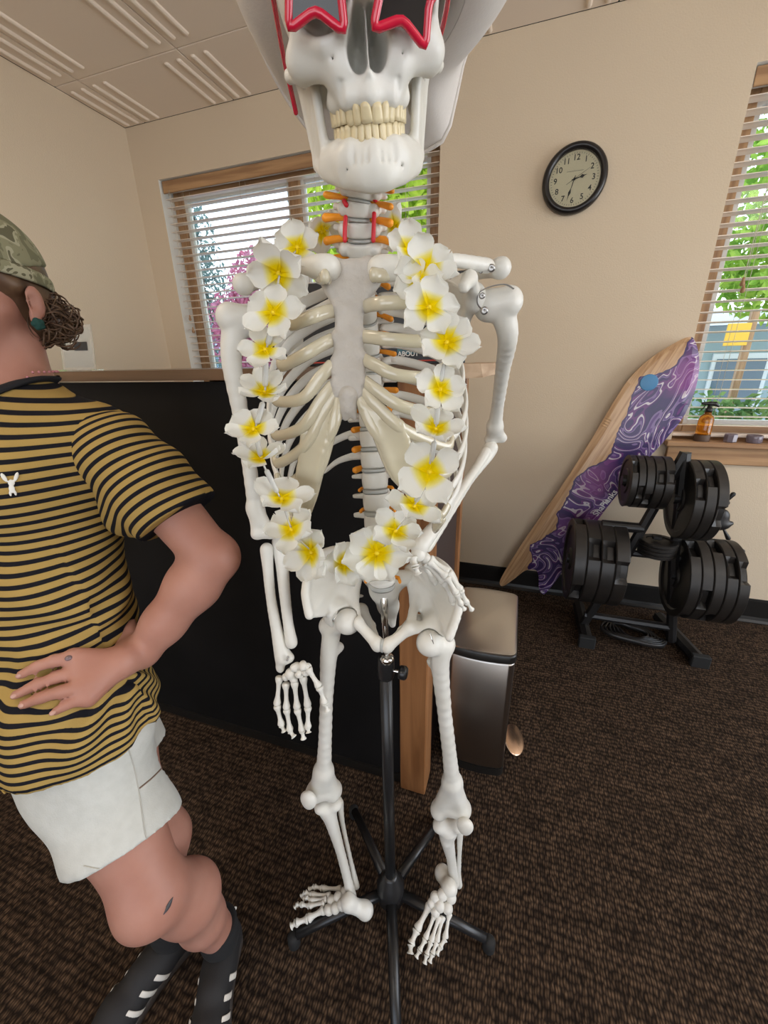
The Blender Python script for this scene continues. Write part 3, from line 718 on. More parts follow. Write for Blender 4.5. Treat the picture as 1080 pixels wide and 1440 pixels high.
def vertebra_mesh(kind):
    """local: x lateral, y back, z up; body centred at origin"""
    v = Solid()
    if kind == 'C': w, d_, hh = .0125, .008, .0066
    elif kind == 'T': w, d_, hh = .0140, .0125, .0088
    else: w, d_, hh = .0205, .0150, .0118
    v.ell((0, 0, 0), (w*1.02, d_*1.02, hh*3)); 
    v.box((0, 0, hh*2), (.1, .1, hh), k=.0015, sub=True, rad=.0001); v.box((0, 0, -hh*2), (.1, .1, hh), k=.0015, sub=True, rad=.0001)
    for s in (-1, 1):
        z0 = hh*.3; v.cap((s*w*.62, d_*.7, z0), (s*w*.68, d_*1.9, z0), hh*.42, hh*.36, k=.003)
        tl = {'C': .026, 'T': .030, 'L': .040}[kind]
        v.cap((s*w*.7, d_*1.6, z0), (s*tl, d_*(1.1 if kind == 'C' else 1.9), z0-.001), hh*.42, .0032, k=.003)
        if kind == 'C': v.ell((s*w*1.35, d_*.25, 0), (.0055, .0075, hh*.95), k=.004)
        v.cap((s*w*.68, d_*1.9, z0), (0, d_*2.6, -hh*.2), hh*.45, hh*.4, k=.003)
        v.cap((s*w*.75, d_*2.0, z0), (s*w*.7, d_*2.1, hh*1.25), .0045, .0036, k=.003); v.cap((s*w*.75, d_*2.0, z0), (s*w*.65, d_*2.2, -hh*1.3), .0045, .0036, k=.003)
    v.cap((0, d_*2.5, -hh*.2), (0, d_*4.0, -hh*(1.4 if kind != 'L' else .6)), .0042, .0045, k=.003)
    V, Fq = v.mesh(.0018); V = lap(V, Fq, 1); me = fast_mesh('tmp', V, Fq, M_bone); m = me.data; bpy.data.objects.remove(me); return m
VM = {q: vertebra_mesh(q) for q in 'CTL'}
DM = {}
for q, (w, d_) in {'C': (.0123, .0082), 'T': (.0138, .0125), 'L': (.0205, .0152)}.items():
    V, Fc = lathe([(.93, -1), (1.0, -.6), (1.02, 0), (1.0, .6), (.93, 1)], 24); V = [(a*w, b*d_, c) for a, b, c in V]
    t = mesh_obj('tmp', V, Fc, M_disc); DM[q] = t.data; bpy.data.objects.remove(t)
names = [n for n, *_ in VT]
for i, n in enumerate(names):
    p = VP[n]; q = n[0]; up = (VP[names[max(i-1, 0)]]-VP[names[min(i+1, len(names)-1)]]); Rv = frame_from(up, LA)   # x lateral, z up, y = z x x = back
    gap = np.linalg.norm(VP[names[min(i+1, len(names)-1)]]-p) if i < len(names)-1 else np.linalg.norm(VP[names[i-1]]-p)
    kk = int(n[1:]); s = {'C': .96+.03*(kk-3), 'T': .92+.035*kk, 'L': .92+.03*kk}[q]
    sz = gap/({'C': .0165, 'T': .0222, 'L': .0315}[q])
    o = bpy.data.objects.new('vertebra', VM[q]); link(o, SK); o.matrix_local = M4(Rv, p, (s, s, sz))
    dk = bpy.data.objects.new('disc', DM[q]); link(dk, o)
    hh = {'C': .0066, 'T': .0088, 'L': .0118}[q]; gz = gap/sz
    dk.matrix_local = M4(np.eye(3), (0, 0, -gz/2), (1, 1, max((gz-2*hh)/2, .0012)))
    for sd in (-1, 1):                                            # orange nerve stumps
        if n in ('T3', 'T5', 'T7') and sd < 0: continue
        ln = {'C': .030, 'T': .027 if kk < 9 else .018, 'L': .0235}[q]; y0 = {'C': .004, 'T': .014, 'L': .018}[q]; x0 = {'C': .014, 'T': .010, 'L': .016}[q]
        P = [(sd*x0, y0, -gz*.42), (sd*(x0+ln*.4), y0-.003, -gz*.45), (sd*(ln+.004), y0-.009, -gz*.50)]
        tube_obj('nerve', P, [.0028, .0033, .0038] if q != 'L' else [.0024, .0026, .0028], M_nerve, o, seg=8)
for pts in ([(484, 283), (487, 288)], [(486, 306), (485, 322), (485, 338)], [(521, 274), (528, 281)], [(526, 301), (525.5, 320), (525, 338)]):
    tube_obj('artery', [K(a, b, -.107) for a, b in pts], .0024, M_artery, SK, seg=10)

# --- sternum
s_ = Solid()
ko = lambda y: -.128-.026*min(1, max(0, (y-372)/150))
st = lambda x, y: K(x, y, ko(y))
tri = [((453, 385), (535, 382), (505, 425)), ((453, 385), (505, 425), (478, 428)), ((453, 385), (535, 382), (494, 370)), ((458, 402), (530, 398), (494, 420))]
for a, b, c in tri: s_.tri(st(*a), st(*b), st(*c), .0042, k=.004)
s_.chain([st(453, 382), st(468, 370), st(492, 375), st(518, 369), st(535, 379)], [.006, .0055, .004, .0055, .006], .006)
s_.chain([st(454, 386), st(465, 410), st(474, 430)], .0048, .005); s_.chain([st(534, 384), st(521, 405), st(508, 428)], .0048, .005)
ys = [430, 452, 475, 498, 522, 545, 556]; wl = [476, 478, 474, 476, 472, 474, 480]; wr = [506, 504, 507, 505, 508, 505, 500]
for a in range(len(ys)-1):
    q = [(wl[a], ys[a]), (wr[a], ys[a]), (wr[a+1], ys[a+1]), (wl[a+1], ys[a+1])]
    s_.tri(st(*q[0]), st(*q[1]), st(*q[2]), .0045, k=.003); s_.tri(st(*q[0]), st(*q[2]), st(*q[3]), .0045, k=.003)
for px, py in ((474, 432), (508, 430), (472, 474), (509, 470), (471, 508), (511, 502), (470, 540), (510, 536), (474, 554), (506, 553)): s_.ell(st(px, py), .0058, k=.004)
s_.cap(st(474, 436), st(508, 434), .0055, k=.004)
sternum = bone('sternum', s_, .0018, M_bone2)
x_ = Solid(); x_.chain([st(490, 556), st(489, 572), st(486, 588)], [.012, .009, .004], .004); x_.cap(st(492, 570), st(499, 587), .006, .0035, k=.004); x_.cap(st(484, 570), st(480, 582), .005, .003, k=.004)
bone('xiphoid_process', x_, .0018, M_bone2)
screw_at(st(487, 556)+_TOCAM(st(487, 556))*.007, _TOCAM(st(487, 556)), .0048)

# --- ribs and costal cartilage
RW = [.052, .082, .103, .119, .129, .135, .138, .138, .134, .126, .112, .08]
RDZ = [-.022, -.048, -.072, -.093, -.114, -.128, -.137, -.143, -.142, -.134]
RFJ = [.070, .088, .098, .104, .108, .108, .104, .096, .084, .068]
ATT = {-1: [(464, 392), (468, 437), (466, 478), (466, 514), (467, 543), (471, 555), (478, 562)], 1: [(527, 390), (513, 431), (511, 473), (512, 506), (513, 537), (510, 551), (505, 560)]}
MARG = {-1: [(478, 566), (464, 610), (449, 662), (438, 704), (432, 722)], 1: [(506, 565), (532, 612), (556, 668), (590, 706), (618, 726)]}
def rib_w(i, p): return VP['T%d' % i]+LA*p[0]+FW*p[1]+UP*p[2]
JP = {}
for i in range(1, 13):
    w = RW[i-1]
    for s in (-1, 1):
        if i <= 10:
            dz = RDZ[i-1]*(1.04 if s < 0 else (.62, .70, .76, .80, .84, .88, .92, .95, .97, 1.0)[i-1]); fj = RFJ[i-1]; b = .042 if i > 2 else (.022 if i == 1 else .034)
            P = [(.020, -.016, .003), (.042, -.040*b/.042, .004), (.70*w, -b-.002, dz*.10), (.93*w, -.012, dz*.34), (w, .030*fj/.1, dz*.60), (.95*w, .070*fj/.1, dz*.84), (.82*w, fj, dz)]
            if i == 1: P = [(.020, -.014, .003), (.036, -.02, .002), (.050, .0, -.004), (.050, .032, -.012), (.036, .062, -.02)]
        else:
            dz = -.075 if i == 11 else -.03; e = .05 if i == 11 else -.022
            P = [(.020, -.016, .003), (.042, -.038, .0), (.72*w, -.044, dz*.25), (w, -.03 if i == 11 else -.04, dz*.6), (w*1.0, e, dz)] if i == 11 else [(.020, -.016, .003), (.042, -.034, -.004), (.066, -.040, -.014), (.086, -.036, -.03)]
        pts = np.array([rib_w(i, (s*p[0], p[1], p[2])) for p in P])
        C = catmull(pts, 8); n = len(C); tt = np.linspace(0, 1, n)
        rb = .0048+.0024*np.sin(tt*PI)**.5 if i < 11 else .0055*np.sqrt(np.clip(1.04-tt, 0, 1))+.0012
        ra = np.where(tt < .1, .0045, .0030) if i > 1 else np.full(n, .006)
        if i == 1: rb = np.full(n, .0035)
        V, Fc = sweep(C, ra, rb, up=UP, seg=10); rib = mesh_obj('rib', V, Fc, M_bone, SK)
        if i <= 10:
            J = C[-1]; JP[(i, s)] = J; Tn = C[-1]-C[-3]; Tn /= np.linalg.norm(Tn)
            if i <= 7:
                a = st(*ATT[s][i-1]); mid = .5*(J+a)+FW*.012+Tn*.012+UP*((-.012 if s < 0 else -.004) if i in (4, 5, 6, 7) else 0)
                if i == 7: mid = K(*MARG[s][2], -.150)*.6+.4*J
                cp = catmull(np.array([J-Tn*.006, J+Tn*.012, mid, .35*mid+.65*a+FW*.004, a]), 7) if i != 7 else catmull(np.array([J-Tn*.006, J+Tn*.012, mid, K(*MARG[s][1], -.158), a]), 7)
            else:
                tgt = K(*MARG[s][{8: 2, 9: 3, 10: 4}[i]], {8: -.148, 9: -.132, 10: -.118}[i]); tg2 = K(*MARG[s][{8: 1, 9: 2, 10: 3}[i]], {8: -.155, 9: -.146, 10: -.13}[i])
                cp = catmull(np.array([J-Tn*.006, J+Tn*.012, .5*(J+tgt)+Tn*.012, tgt, tg2]), 7)
            m_ = len(cp); V, Fc = sweep(cp, np.full(m_, .0042), np.linspace(.0066, .0072, m_), up=UP, seg=10); mesh_obj('costal_cartilage', V, Fc, M_cart, SK)
for s in (-1, 1):                                                   # fused cartilage of the lower margin
    q = Solid(); mg = [K(px, py, o) for (px, py), o in zip(MARG[s], (-.155, -.156, -.149, -.133, -.118))]
    js = [JP[(6, s)], JP[(7, s)], JP[(8, s)], JP[(9, s)], JP[(10, s)]]
    nm = lambda L_: list(catmull(np.array(L_), 4))
    inner = [.55*mg[0]+.45*js[0]+FW*.02, .55*mg[1]+.45*js[1]+FW*.016, .5*mg[2]+.5*js[2]+FW*.016, .5*mg[3]+.5*js[3]+FW*.014, .6*mg[4]+.4*js[4]+FW*.006]
    mg = nm(mg); inner = nm(inner); q.chain(mg, .0055, .003)
    for a in range(len(mg)-1):
        q.tri(mg[a], mg[a+1], inner[a], .0038, k=.003); q.tri(inner[a], inner[a+1], mg[a+1], .0038, k=.003)
    bone('costal_margin', q, .0022, M_cart, it=8)

# --- shoulder girdle
def clav(pts, rad): 
    c = catmull(np.array([K(*p) for p in pts]), 6); r = np.interp(np.linspace(0, 1, len(c)), np.linspace(0, 1, len(rad)), rad); s = Solid(); s.chain(list(c), list(r), .002); return bone('clavicle', s)
clav([(463, 377, -.138), (448, 375, -.135), (425, 374, -.115), (392, 366, -.075), (356, 382, -.035)], [.0125, .011, .0075, .0085, .009])
clav([(533, 378, -.138), (556, 377, -.132), (590, 374, -.108), (632, 366, -.065), (686, 374, -.022)], [.0125, .012, .008, .0075, .009])
def scap(p):
    s = Solid(); g = {n: K(*v) for n, v in p.items()}
    s.tri(g['sup'], g['gle'], g['inf'], .0026, k=.004)
    s.chain([g['sup'], g['inf']], .0032, .004); s.chain([g['gle'], g['inf']], [.008, .0045], .005)
    s.ell(g['gle'], (.014, .016, .019), k=.012)
    s.chain([g['gle'], g['corb'], g['cort']], [.010, .009, .0075], .008)
    s.chain([g['spr'], g['spm'], g['acb'], g['act']], [.004, .006, .010, .0140], .006); s.tri(g['spr'], g['spm'], g['gle'], .003, k=.004)
    s.tri(g['acb'], g['act'], g['spm'], .005, k=.006)
    return bone('scapula', s, .0024)
scap(dict(sup=(606, 378, .055), gle=(668, 418, .0), inf=(632, 512, .085), corb=(660, 392, -.045), cort=(652, 404, -.068), spr=(612, 405, .085), spm=(650, 392, .06), acb=(690, 378, .02), act=(704, 377, -.008)))
scap(dict(sup=(432, 380, .055), gle=(372, 432, .0), inf=(420, 520, .085), corb=(378, 412, -.045), cort=(376, 424, -.068), spr=(424, 405, .085), spm=(385, 396, .06), acb=(350, 398, .02), act=(342, 400, -.008)))
screw_at(K(691, 377, -.032), _TOCAM(K(691, 377)), .0048); screw_at(K(676, 381, -.03), _TOCAM(K(676, 381)), .0032)

# --- arms
def humerus(head, tub, shaft, elb_m, elb_l, r):
    s = Solid(); h_, t_ = K(*head), K(*tub); sh = [K(*q) for q in shaft]; a, b = K(*elb_m), K(*elb_l)
    s.ell(h_, .0205); s.ell(t_, (.0165, .0165, .019), k=.012); s.cap(h_, t_, .017, .016, k=.01)
    schain(s, [.5*(h_+t_)]+sh, [.017]+r, .004); e = sh[-1]
    s.cap(e, a, r[-1], .0085, k=.010); s.cap(e, b, r[-1], .0085, k=.010); s.cap(a, b, .0088, .0088, k=.006)
    s.ell(.5*(a+b)+HEAD*.012+UP*.004, (.009, .006, .008), k=.004, sub=True)
    return bone('humerus', s, .0024)
hl = humerus((346, 452, .012), (323, 447, 0), [(325, 500, 0), (338, 580, .005), (350, 650, .008), (359, 715, .008)], (381, 750, .0), (361, 751, .0), [.0135, .0112, .0105, .0115])
hr = humerus((688, 430, .01), (716, 424, .0), [(714, 470, .02), (707, 520, .08), (700, 570, .14), (696, 600, .17)], (706, 616, .19), (688, 618, .19), [.0140, .0115, .0105, .0125])
def longbone(name, pts, rad, extra=()):
    c = catmull(np.array([K(*p) for p in pts]), 5); r = np.interp(np.linspace(0, 1, len(c)), np.linspace(0, 1, len(rad)), rad); s = Solid(); s.chain(list(c), list(r), .002)
    for (p, q, kk) in extra: s.ell(K(*p), q, k=kk)
    return bone(name, s, .0022)
longbone('radius_bone', [(375, 772, .0), (377, 800, -.006), (381, 840, -.016), (389, 885, -.028), (398, 924, -.038)], [.0110, .0088, .0082, .0095, .0145], [((394, 938, -.041), (.008, .008, .012), .008), ((408, 925, -.04), (.0075, .0075, .0075), .008)])
longbone('ulna_bone', [(394, 768, .012), (397, 795, .0), (400, 830, -.012), (405, 875, -.026), (410, 904, -.034)], [.0135, .0105, .0095, .0085, .0105], [((392, 758, .02), (.011, .011, .012), .008)])
screw_at(K(405, 924, -.052), _TOCAM(K(405, 924)), .0022); screw_at(K(404, 928, -.052), _TOCAM(K(404, 928)), .0022)
# metal bands at the shoulder joints
def band(pts, off, name='steel_band'): return tube_obj(name, [K(a, b, off) for a, b in pts], .0008, M_screw, SK, rb=.0035, sm=6, seg=8, up=-HEAD)
band([(684, 440), (672, 428), (674, 412), (690, 403), (710, 400), (722, 406)], -.02); screw_at(K(681, 437, -.03), _TOCAM(K(681, 437)), .005); screw_at(K(678, 416, -.03), _TOCAM(K(678, 416)), .004)
# far forearm, hand on hip
longbone('ulna_bone', [(690, 630, .185), (684, 642, .175), (660, 675, .11), (628, 727, .02), (600, 768, -.04)], [.0145, .0125, .0085, .0080, .0105])
longbone('radius_bone', [(683, 636, .165), (672, 655, .135), (648, 690, .075), (619, 732, -.0), (590, 768, -.05)], [.0105, .0085, .0085, .0100, .0150])
# hands: carpals, metacarpals, phalanges
V, Fc = lathe([(.55, -.03), (.95, 0), (1.0, .05), (.9, .12), (.62, .25), (.52, .48), (.58, .70), (.82, .86), (.95, .94), (.85, 1.0), (.45, 1.04)], 12)
_t = mesh_obj('tmp', V, Fc, M_bone); MINI = _t.data; bpy.data.objects.remove(_t)
V, Fq = (lambda q: q.mesh(.08))(Solid().ell((0, 0, 0), (1, .8, .9)).ell((.4, .2, .3), (.5, .5, .5), k=.3).ell((-.45, -.2, -.2), (.5, .55, .55), k=.3).ell((.1, -.8, .1), (.35, .3, .4), k=.3, sub=True)); _t = fast_mesh('tmp', V, Fq, M_bone); PEB = _t.data; bpy.data.objects.remove(_t)
def mini(name, a, b, w, parent, flat=1.0):
    d_ = b-a; L = np.linalg.norm(d_); o = bpy.data.objects.new(name, MINI); link(o, parent); o.matrix_local = M4(frame_from(d_, SIDE), a, (w, w*flat, L)); return o
def pebble(name, c, r, parent, sc=(1, 1, 1)):
    o = bpy.data.objects.new(name, PEB); link(o, parent); R_ = rotm('X', RNG.uniform(0, 360))@rotm('Z', RNG.uniform(0, 360)); o.matrix_local = M4(R_, c, r); return o
def hand(carp, chains, cw):
    q = Solid(); q.ell(K(*carp[0][:3]), carp[0][3]*1.05); q.ell(K(*carp[0][:3])+UP*.004, carp[0][3]*.8, k=.004); hb = solid_obj('hand', q, .0018, M_bone, SK, 1)
    for c in carp[1:]: pebble('carpal', K(*c[:3]), c[3], hb)
    for ch in chains:
        for i in range(len(ch)-1):
            a, b = K(*ch[i]), K(*ch[i+1]); d_ = (b-a); a2 = a+d_*.03; b2 = b-d_*.04
            q = mini('metacarpal' if i == 0 else 'phalanx', a2, b2, cw*(1.05 if i == 0 else (1.0, .85, .75)[min(i-1, 2)]), hb)
    return hb
hand([(409, 948, -.05, .0095), (416, 938, -.05, .0095), (426, 936, -.052, .009), (422, 947, -.054, .009), (433, 938, -.052, .0075), (402, 952, -.05, .0075), (413, 956, -.054, .007), (430, 946, -.055, .007)],
     [[(393, 951, -.046), (389.5, 992, -.058), (396, 1020, -.066), (400, 1029, -.07)], [(402, 960, -.05), (403, 997, -.06), (408, 1028, -.07), (414, 1037, -.078)],
      [(414, 958, -.054), (418, 997, -.062), (425, 1028, -.072), (427, 1040, -.078)], [(426, 951, -.054), (433, 994, -.062), (433, 1024, -.072), (434, 1031, -.077)],
      [(433, 940, -.056), (449, 966, -.066), (457, 989, -.072), (461, 1000, -.075)]], .0068)
hand([(588, 780, -.058, .011), (597, 784, -.055, .010), (582, 786, -.062, .009), (605, 791, -.05, .009)],
     [[(604, 785, -.055), (631, 804, -.062), (648, 830, -.068), (656, 847, -.066), (664, 858, -.062)], [(602, 789, -.06), (628, 811, -.068), (642, 835, -.072), (648, 849, -.07), (653, 857, -.066)],
      [(598, 791, -.058), (624, 818, -.060), (637, 846, -.058), (641, 860, -.052), (645, 871, -.05)], [(592, 792, -.05), (610, 815, -.01), (620, 838, .02), (630, 855, .022)],
      [(581, 784, -.068), (584, 797, -.078), (588, 808, -.082)]], .0066)

# --- pelvis and sacrum
sa = Solid()
sa.chain([K(537, 816, -.012), K(540, 828, .03), K(546, 852, .06), K(552, 878, .058)], [.021, .026, .02, .007], .01)
for s, pr_ in ((-1, (506, 800, .055)), (1, (572, 812, .045))): sa.tri(K(537, 812, .0), K(540, 840, .055), K(*pr_), .011, k=.01); sa.cap(K(537, 815, .0), K(*pr_), .012, .013, k=.01)
sa.ell(K(537, 814, -.016), (.024, .017, .009), k=.008)
sac = bone('sacrum', sa, .0024)
V, Fc = lathe([(.94, -1), (1, -.5), (1.02, 0), (1, .5), (.94, 1)], 24); V = [(a*.0225, b*.0165, c*.004) for a, b, c in V]
o = mesh_obj('disc', V, Fc, M_disc, sac); o.matrix_local = M4(frame_from(UP, LA), K(536.5, 822, -.016))
def hip(crest, asis, inn, ace, ram, pub, isc, isc2, spine_):
    s = Solid(); c = [K(*q) for q in crest]; A = K(*asis); AC = K(*ace); I = [K(*q) for q in inn]; PU = K(*pub); RA = K(*ram)
    fan = c+[A]; ctr = .45*AC+.55*np.mean(c, 0)
    ctr2 = ctr+HEAD*.014
    for a in range(len(fan)-1): s.tri(fan[a], fan[a+1], ctr2, .0036, k=.006); 
    s.tri(fan[0], ctr2, I[0], .006, k=.006); s.tri(I[0], ctr2, AC, .006, k=.006); s.tri(I[0], I[1], AC, .006, k=.006); s.tri(A, ctr2, AC, .0045, k=.006)
    cc = catmull(np.array(fan), 5); s.chain(list(cc), .0058, .005)
    s.ell(AC, (.026, .026, .027), k=.012)
    s.chain([I[0], I[1], RA], [.009, .009, .008], .008)
    s.chain([AC, RA, PU], [.014, .0085, .0105], .008)
    s.chain([AC+HEAD*.012, K(*isc), K(*isc2), PU], [.014, .012, .006, .0075], .008); s.cap(I[1], K(*spine_), .006, .003, k=.006)
    s.ell(PU, (.009, .01, .014), k=.006)
    return s, AC
s, ac = hip([(505, 782, .07), (482, 772, .05), (455, 778, .015), (436, 803, -.02), (429.5, 834, -.045)], (435, 866, -.062), [(504, 806, .05), (497, 838, .02)], (474, 862, .0), (503, 876, -.035), (531, 906, -.058), (508, 858, .04), (523, 880, .0), (510, 838, .05))
s.ell(K(488, 874, -.022), .0245, k=.003, sub=True); bone('hip_bone', s, .0024)
s, ac = hip([(574, 800, .07), (590, 789, .045), (612, 788, .01), (634, 808, -.03), (646, 850, -.062)], (632, 897, -.085), [(577, 812, .045), (584, 845, .01)], (612, 882, -.03), (576, 884, -.052), (545, 908, -.062), (582, 872, .03), (565, 886, -.02), (577, 850, .04))
s.ell(K(604, 904, -.055), .0245, k=.003, sub=True); bone('hip_bone', s, .0024)
q = Solid(); q.ell(K(538, 908, -.062), (.006, .009, .013)); bone('pubic_disc', q, .0018, M_disc, it=1)
V, Fc = lathe([(.006, -.006), (.0125, -.005), (.013, .003), (.009, .007)], 16, M4(frame_from(UP), K(544, 926, -.03))); mesh_obj('hanger_bracket', V, Fc, M_chrome, SK)
for p in ((502, 858, -.01), (579, 873, -.03)): screw_at(K(*p), _TOCAM(K(*p)), .005)

# --- legs
def femur(head, troch, lesser, shaft, cm, cl, rad):
    s = Solid(); h_, t_ = K(*head), K(*troch); sh = [K(*q) for q in shaft]
    s.ell(h_, .0228); s.cap(h_, .35*h_+.65*t_-UP*.006, .0135, .016, k=.008); s.ell(t_, (.014, .016, .018), k=.012)
    schain(s, [.25*h_+.75*t_-UP*.012]+sh, [.016]+rad, .004); s.ell(K(*lesser), .0095, k=.012)
    e = sh[-1]; a, b = K(*cm), K(*cl)
    s.cap(e, a, rad[-1], .0165, k=.016); s.cap(e, b, rad[-1], .0165, k=.016); s.tri(e, .8*a+.2*e, .8*b+.2*e, .013, k=.012); s.ell(a, (.0195, .023, .021), k=.010); s.ell(b, (.0195, .023, .021), k=.010); s.ell(.5*(a+b)-HEAD*.008+UP*.006, (.015, .012, .014), k=.01)
    return bone('femur', s, .0024)
femur((489, 874, -.022), (459, 880, .01), (477, 910, .012), [(462, 925, .0), (459, 985, -.006), (457, 1045, -.006), (455, 1085, -.002)], (468, 1112, .012), (443, 1114, -.002), [.0152, .0122, .0132, .0165])
femur((604, 904, -.055), (629, 906, -.045), (607, 930, -.025), [(619, 935, -.045), (625, 1000, -.03), (632, 1060, -.015), (636, 1100, -.005)], (618, 1138, .01), (650, 1138, .0), [.0155, .0132, .0140, .0170])
longbone('tibia', [(461, 1138, .004), (465, 1152, -.002), (478, 1195, -.005), (489, 1238, -.005), (494, 1262, -.008)], [.021, .0145, .0105, .0105, .014], [((473, 1130, .006), (.014, .017, .012), .01), ((451, 1134, .0), (.014, .017, .012), .01)])
longbone('fibula', [(478, 1128, .025), (482, 1160, .022), (493, 1210, .015), (501, 1246, .01)], [.0085, .0055, .0055, .0085])
longbone('tibia', [(630, 1166, .012), (629, 1180, .01), (634, 1205, .012), (637, 1228, .014), (637, 1240, .012)], [.024, .0165, .0115, .0115, .016], [((618, 1160, .012), (.016, .019, .014), .01), ((644, 1160, .008), (.016, .019, .014), .01), ((627, 1186, -.002), (.008, .008, .010), .008)])
longbone('fibula', [(647, 1168, .025), (646, 1200, .02), (645, 1228, .018), (645, 1244, .014)], [.0085, .0055, .006, .0095])
for p in ((434, 1124, -.032), (654, 1161, -.03)):
    q = Solid(); q.ell(K(*p), (.0185, .012, .021)); q.ell(K(*p)-UP*.012, (.009, .008, .012), k=.01); bone('patella', q, .0022)
for p, e in (((474, 860, -.03), (468, 872, -.04)), ((604, 888, -.085), (609, 902, -.09))):
    tube_obj('steel_band', [K(*p), .5*(K(*p)+K(*e))-HEAD*.004, K(*e)], .0010, M_chrome, SK, rb=.006, seg=8, up=-HEAD)
def foot(tal, cal, tars, chains, zs, cw):
    F = lambda px, py, z: W(px, py, z=z)-T0
    s = Solid(); t_ = F(*tal); c_ = F(*cal); s.ell(t_, (.018, .018, .016)); s.cap(t_-UP*.008, c_, .016, .0165, k=.012); s.ell(c_, (.0175, .0185, .021), k=.01)
    ft = bone('foot', s, .0024)
    for a in tars:
        q = Solid(); q.ell(F(*a[:3]), a[3] if len(a) == 4 else a[3:6]); q.ell(F(*a[:3])-UP*.004+SIDE*.003, .007, k=.006); solid_obj('tarsal', q, .0018, M_bone, ft, 1)
    for ch in chains:
        n = len(ch)
        for i in range(n-1):
            a, b = F(*ch[i]), F(*ch[i+1]); d_ = b-a
            mini('metatarsal' if i == 0 else 'phalanx', a+d_*.03, b-d_*.04, cw*(ch[0][3] if len(ch[0]) > 3 else 1)*(1.0 if i == 0 else (.95, .85, .8)[min(i-1, 2)]), ft) if True else None
    return ft
_f = lambda pts, w=1.0: [(*pts[0], w)]+pts[1:]
def footbones(chs): return chs
def foot2(tal, cal, tars, chains, cw):
    F = lambda p: W(p[0], p[1], z=p[2])-T0
    s = Solid(); t_ = F(tal); c_ = F(cal); s.ell(t_, (.018, .018, .016)); s.cap(t_-UP*.008, c_, .016, .0165, k=.012); s.ell(c_, (.0175, .0185, .021), k=.01)
    ft = bone('foot', s, .0024)
    for a in tars:
        q = Solid(); q.ell(F(a), a[3]); q.ell(F(a)-UP*.004+SIDE*.003, a[3]*.7, k=.006); solid_obj('tarsal', q, .0018, M_bone, ft, 1)
    for w, ch in chains:
        for i in range(len(ch)-1):
            a, b = F(ch[i]), F(ch[i+1]); d_ = b-a; mini('metatarsal' if i == 0 else 'phalanx', a+d_*.03, b-d_*.04, cw*w*(1.0, .95, .85, .8)[min(i, 3)], ft)
    return ft
foot2((490, 1268, .092), (514, 1280, .055), [(481, 1272, .080, .0125), (471, 1277, .072, .0115), (462, 1279, .066, .0115), (476, 1262, .075, .0125), (466, 1266, .070, .0105), (484, 1256, .072, .0125)],
      [(1.45, [(456, 1279, .062), (433, 1292, .052), (416, 1298, .050), (409, 1303, .046)]), (1, [(457, 1269, .066), (435, 1274, .055), (424, 1272, .055), (418, 1272, .05), (414, 1277, .046)]),
       (1, [(460, 1264, .067), (437, 1266, .055), (431, 1262, .055), (427, 1264, .05)]), (1, [(465, 1259, .066), (438, 1258, .053), (429, 1255, .054), (423, 1261, .048)]), (1.05, [(480, 1250, .062), (453, 1249, .050), (442, 1247, .052), (434, 1251, .046)])], .0072)
foot2((632, 1248, .10), (622, 1228, .075), [(622, 1258, .092, .0125), (634, 1262, .088, .0125), (612, 1262, .085, .0125), (618, 1274, .080, .0125), (629, 1277, .076, .0125), (607, 1270, .078, .0105), (612, 1282, .072, .0105)],
      [(1.45, [(605, 1272, .070), (586, 1308, .045), (578, 1328, .036), (577, 1342, .03)]), (1, [(612, 1284, .066), (598, 1321, .042), (590, 1337, .036), (585, 1347, .03)]),
       (1, [(618, 1288, .064), (606, 1325, .041), (600, 1343, .035), (597, 1356, .028)]), (1, [(623, 1288, .062), (614, 1325, .040), (608, 1342, .034), (604, 1354, .028)]), (1.05, [(632, 1283, .060), (626, 1320, .038), (619, 1332, .034), (614, 1343, .03)])], .0072)

# ================================================================== hat, star sunglasses, flower lei
M_felt = mat('white_felt', (.72, .675, .63), .9, noise=(30, (.66, .61, .57), .6), bump=(400, .2, .001))
M_red = mat('red_plastic', (.60, .012, .045), .22, coat=.5)
M_lens = mat('dark_lens', (.03, .028, .03), .08, trans=.35)
def skl(p): return SKR@np.array(p, float)+SKO+T0          # skull space -> world
# cowboy style hat: crown + curled brim; built in skull space
HT = thing('cowboy_hat', 'white felt hat with a wide curled brim worn on the skull', 'hat', skl((0, .09, .10)))
HL = np.array(HT.location)
HO = np.array([.016, .092, .056]); HR = SKR@rotm('X', -27)
def hatp(x, y, z): return HR@np.array([x, y, z])+(SKR@HO+SKO+T0)-HL
V = []; Fc = []; n = 96; rings = 16
for sgn in (0, 1):
    for r in range(rings):
        f = r/(rings-1)
        for k_ in range(n):
            a = 2*PI*k_/n; ca, sa_ = math.cos(a), math.sin(a)
            rx = .080+f*(.093+.004*math.sin(3*a)); ry = .100+f*.085
            lat = abs(ca)**1.6 if ca < 0 else (lambda u: u*u*(3-2*u))(min(1, max(0, (ca-.50)/.22)))*(.75+.25*ca); z = lat*((.105 if ca < 0 else .085)*f*f-.010*f)-(abs(sa_)**2)*(.028*f*f)+.004*math.sin(2*a+.6)*f
            xx = rx*ca*(1-(.24 if ca < 0 else .06)*f*f*lat); yy = ry*sa_
            V.append(hatp(xx, yy, z+(.0028 if sgn else 0)))
m_ = rings*n
for r in range(rings-1):
    for k_ in range(n):
        a, b = r*n+k_, r*n+(k_+1) % n; Fc.append((a, a+n, b+n, b)); Fc.append((m_+a, m_+b, m_+b+n, m_+a+n))
for k_ in range(n):
    a, b = (rings-1)*n+k_, (rings-1)*n+(k_+1) % n; Fc.append((a, m_+a, m_+b, b))
mesh_obj('brim', V, Fc, M_felt, HT)
edge = [V[(rings-1)*n+k_] for k_ in range(n)]
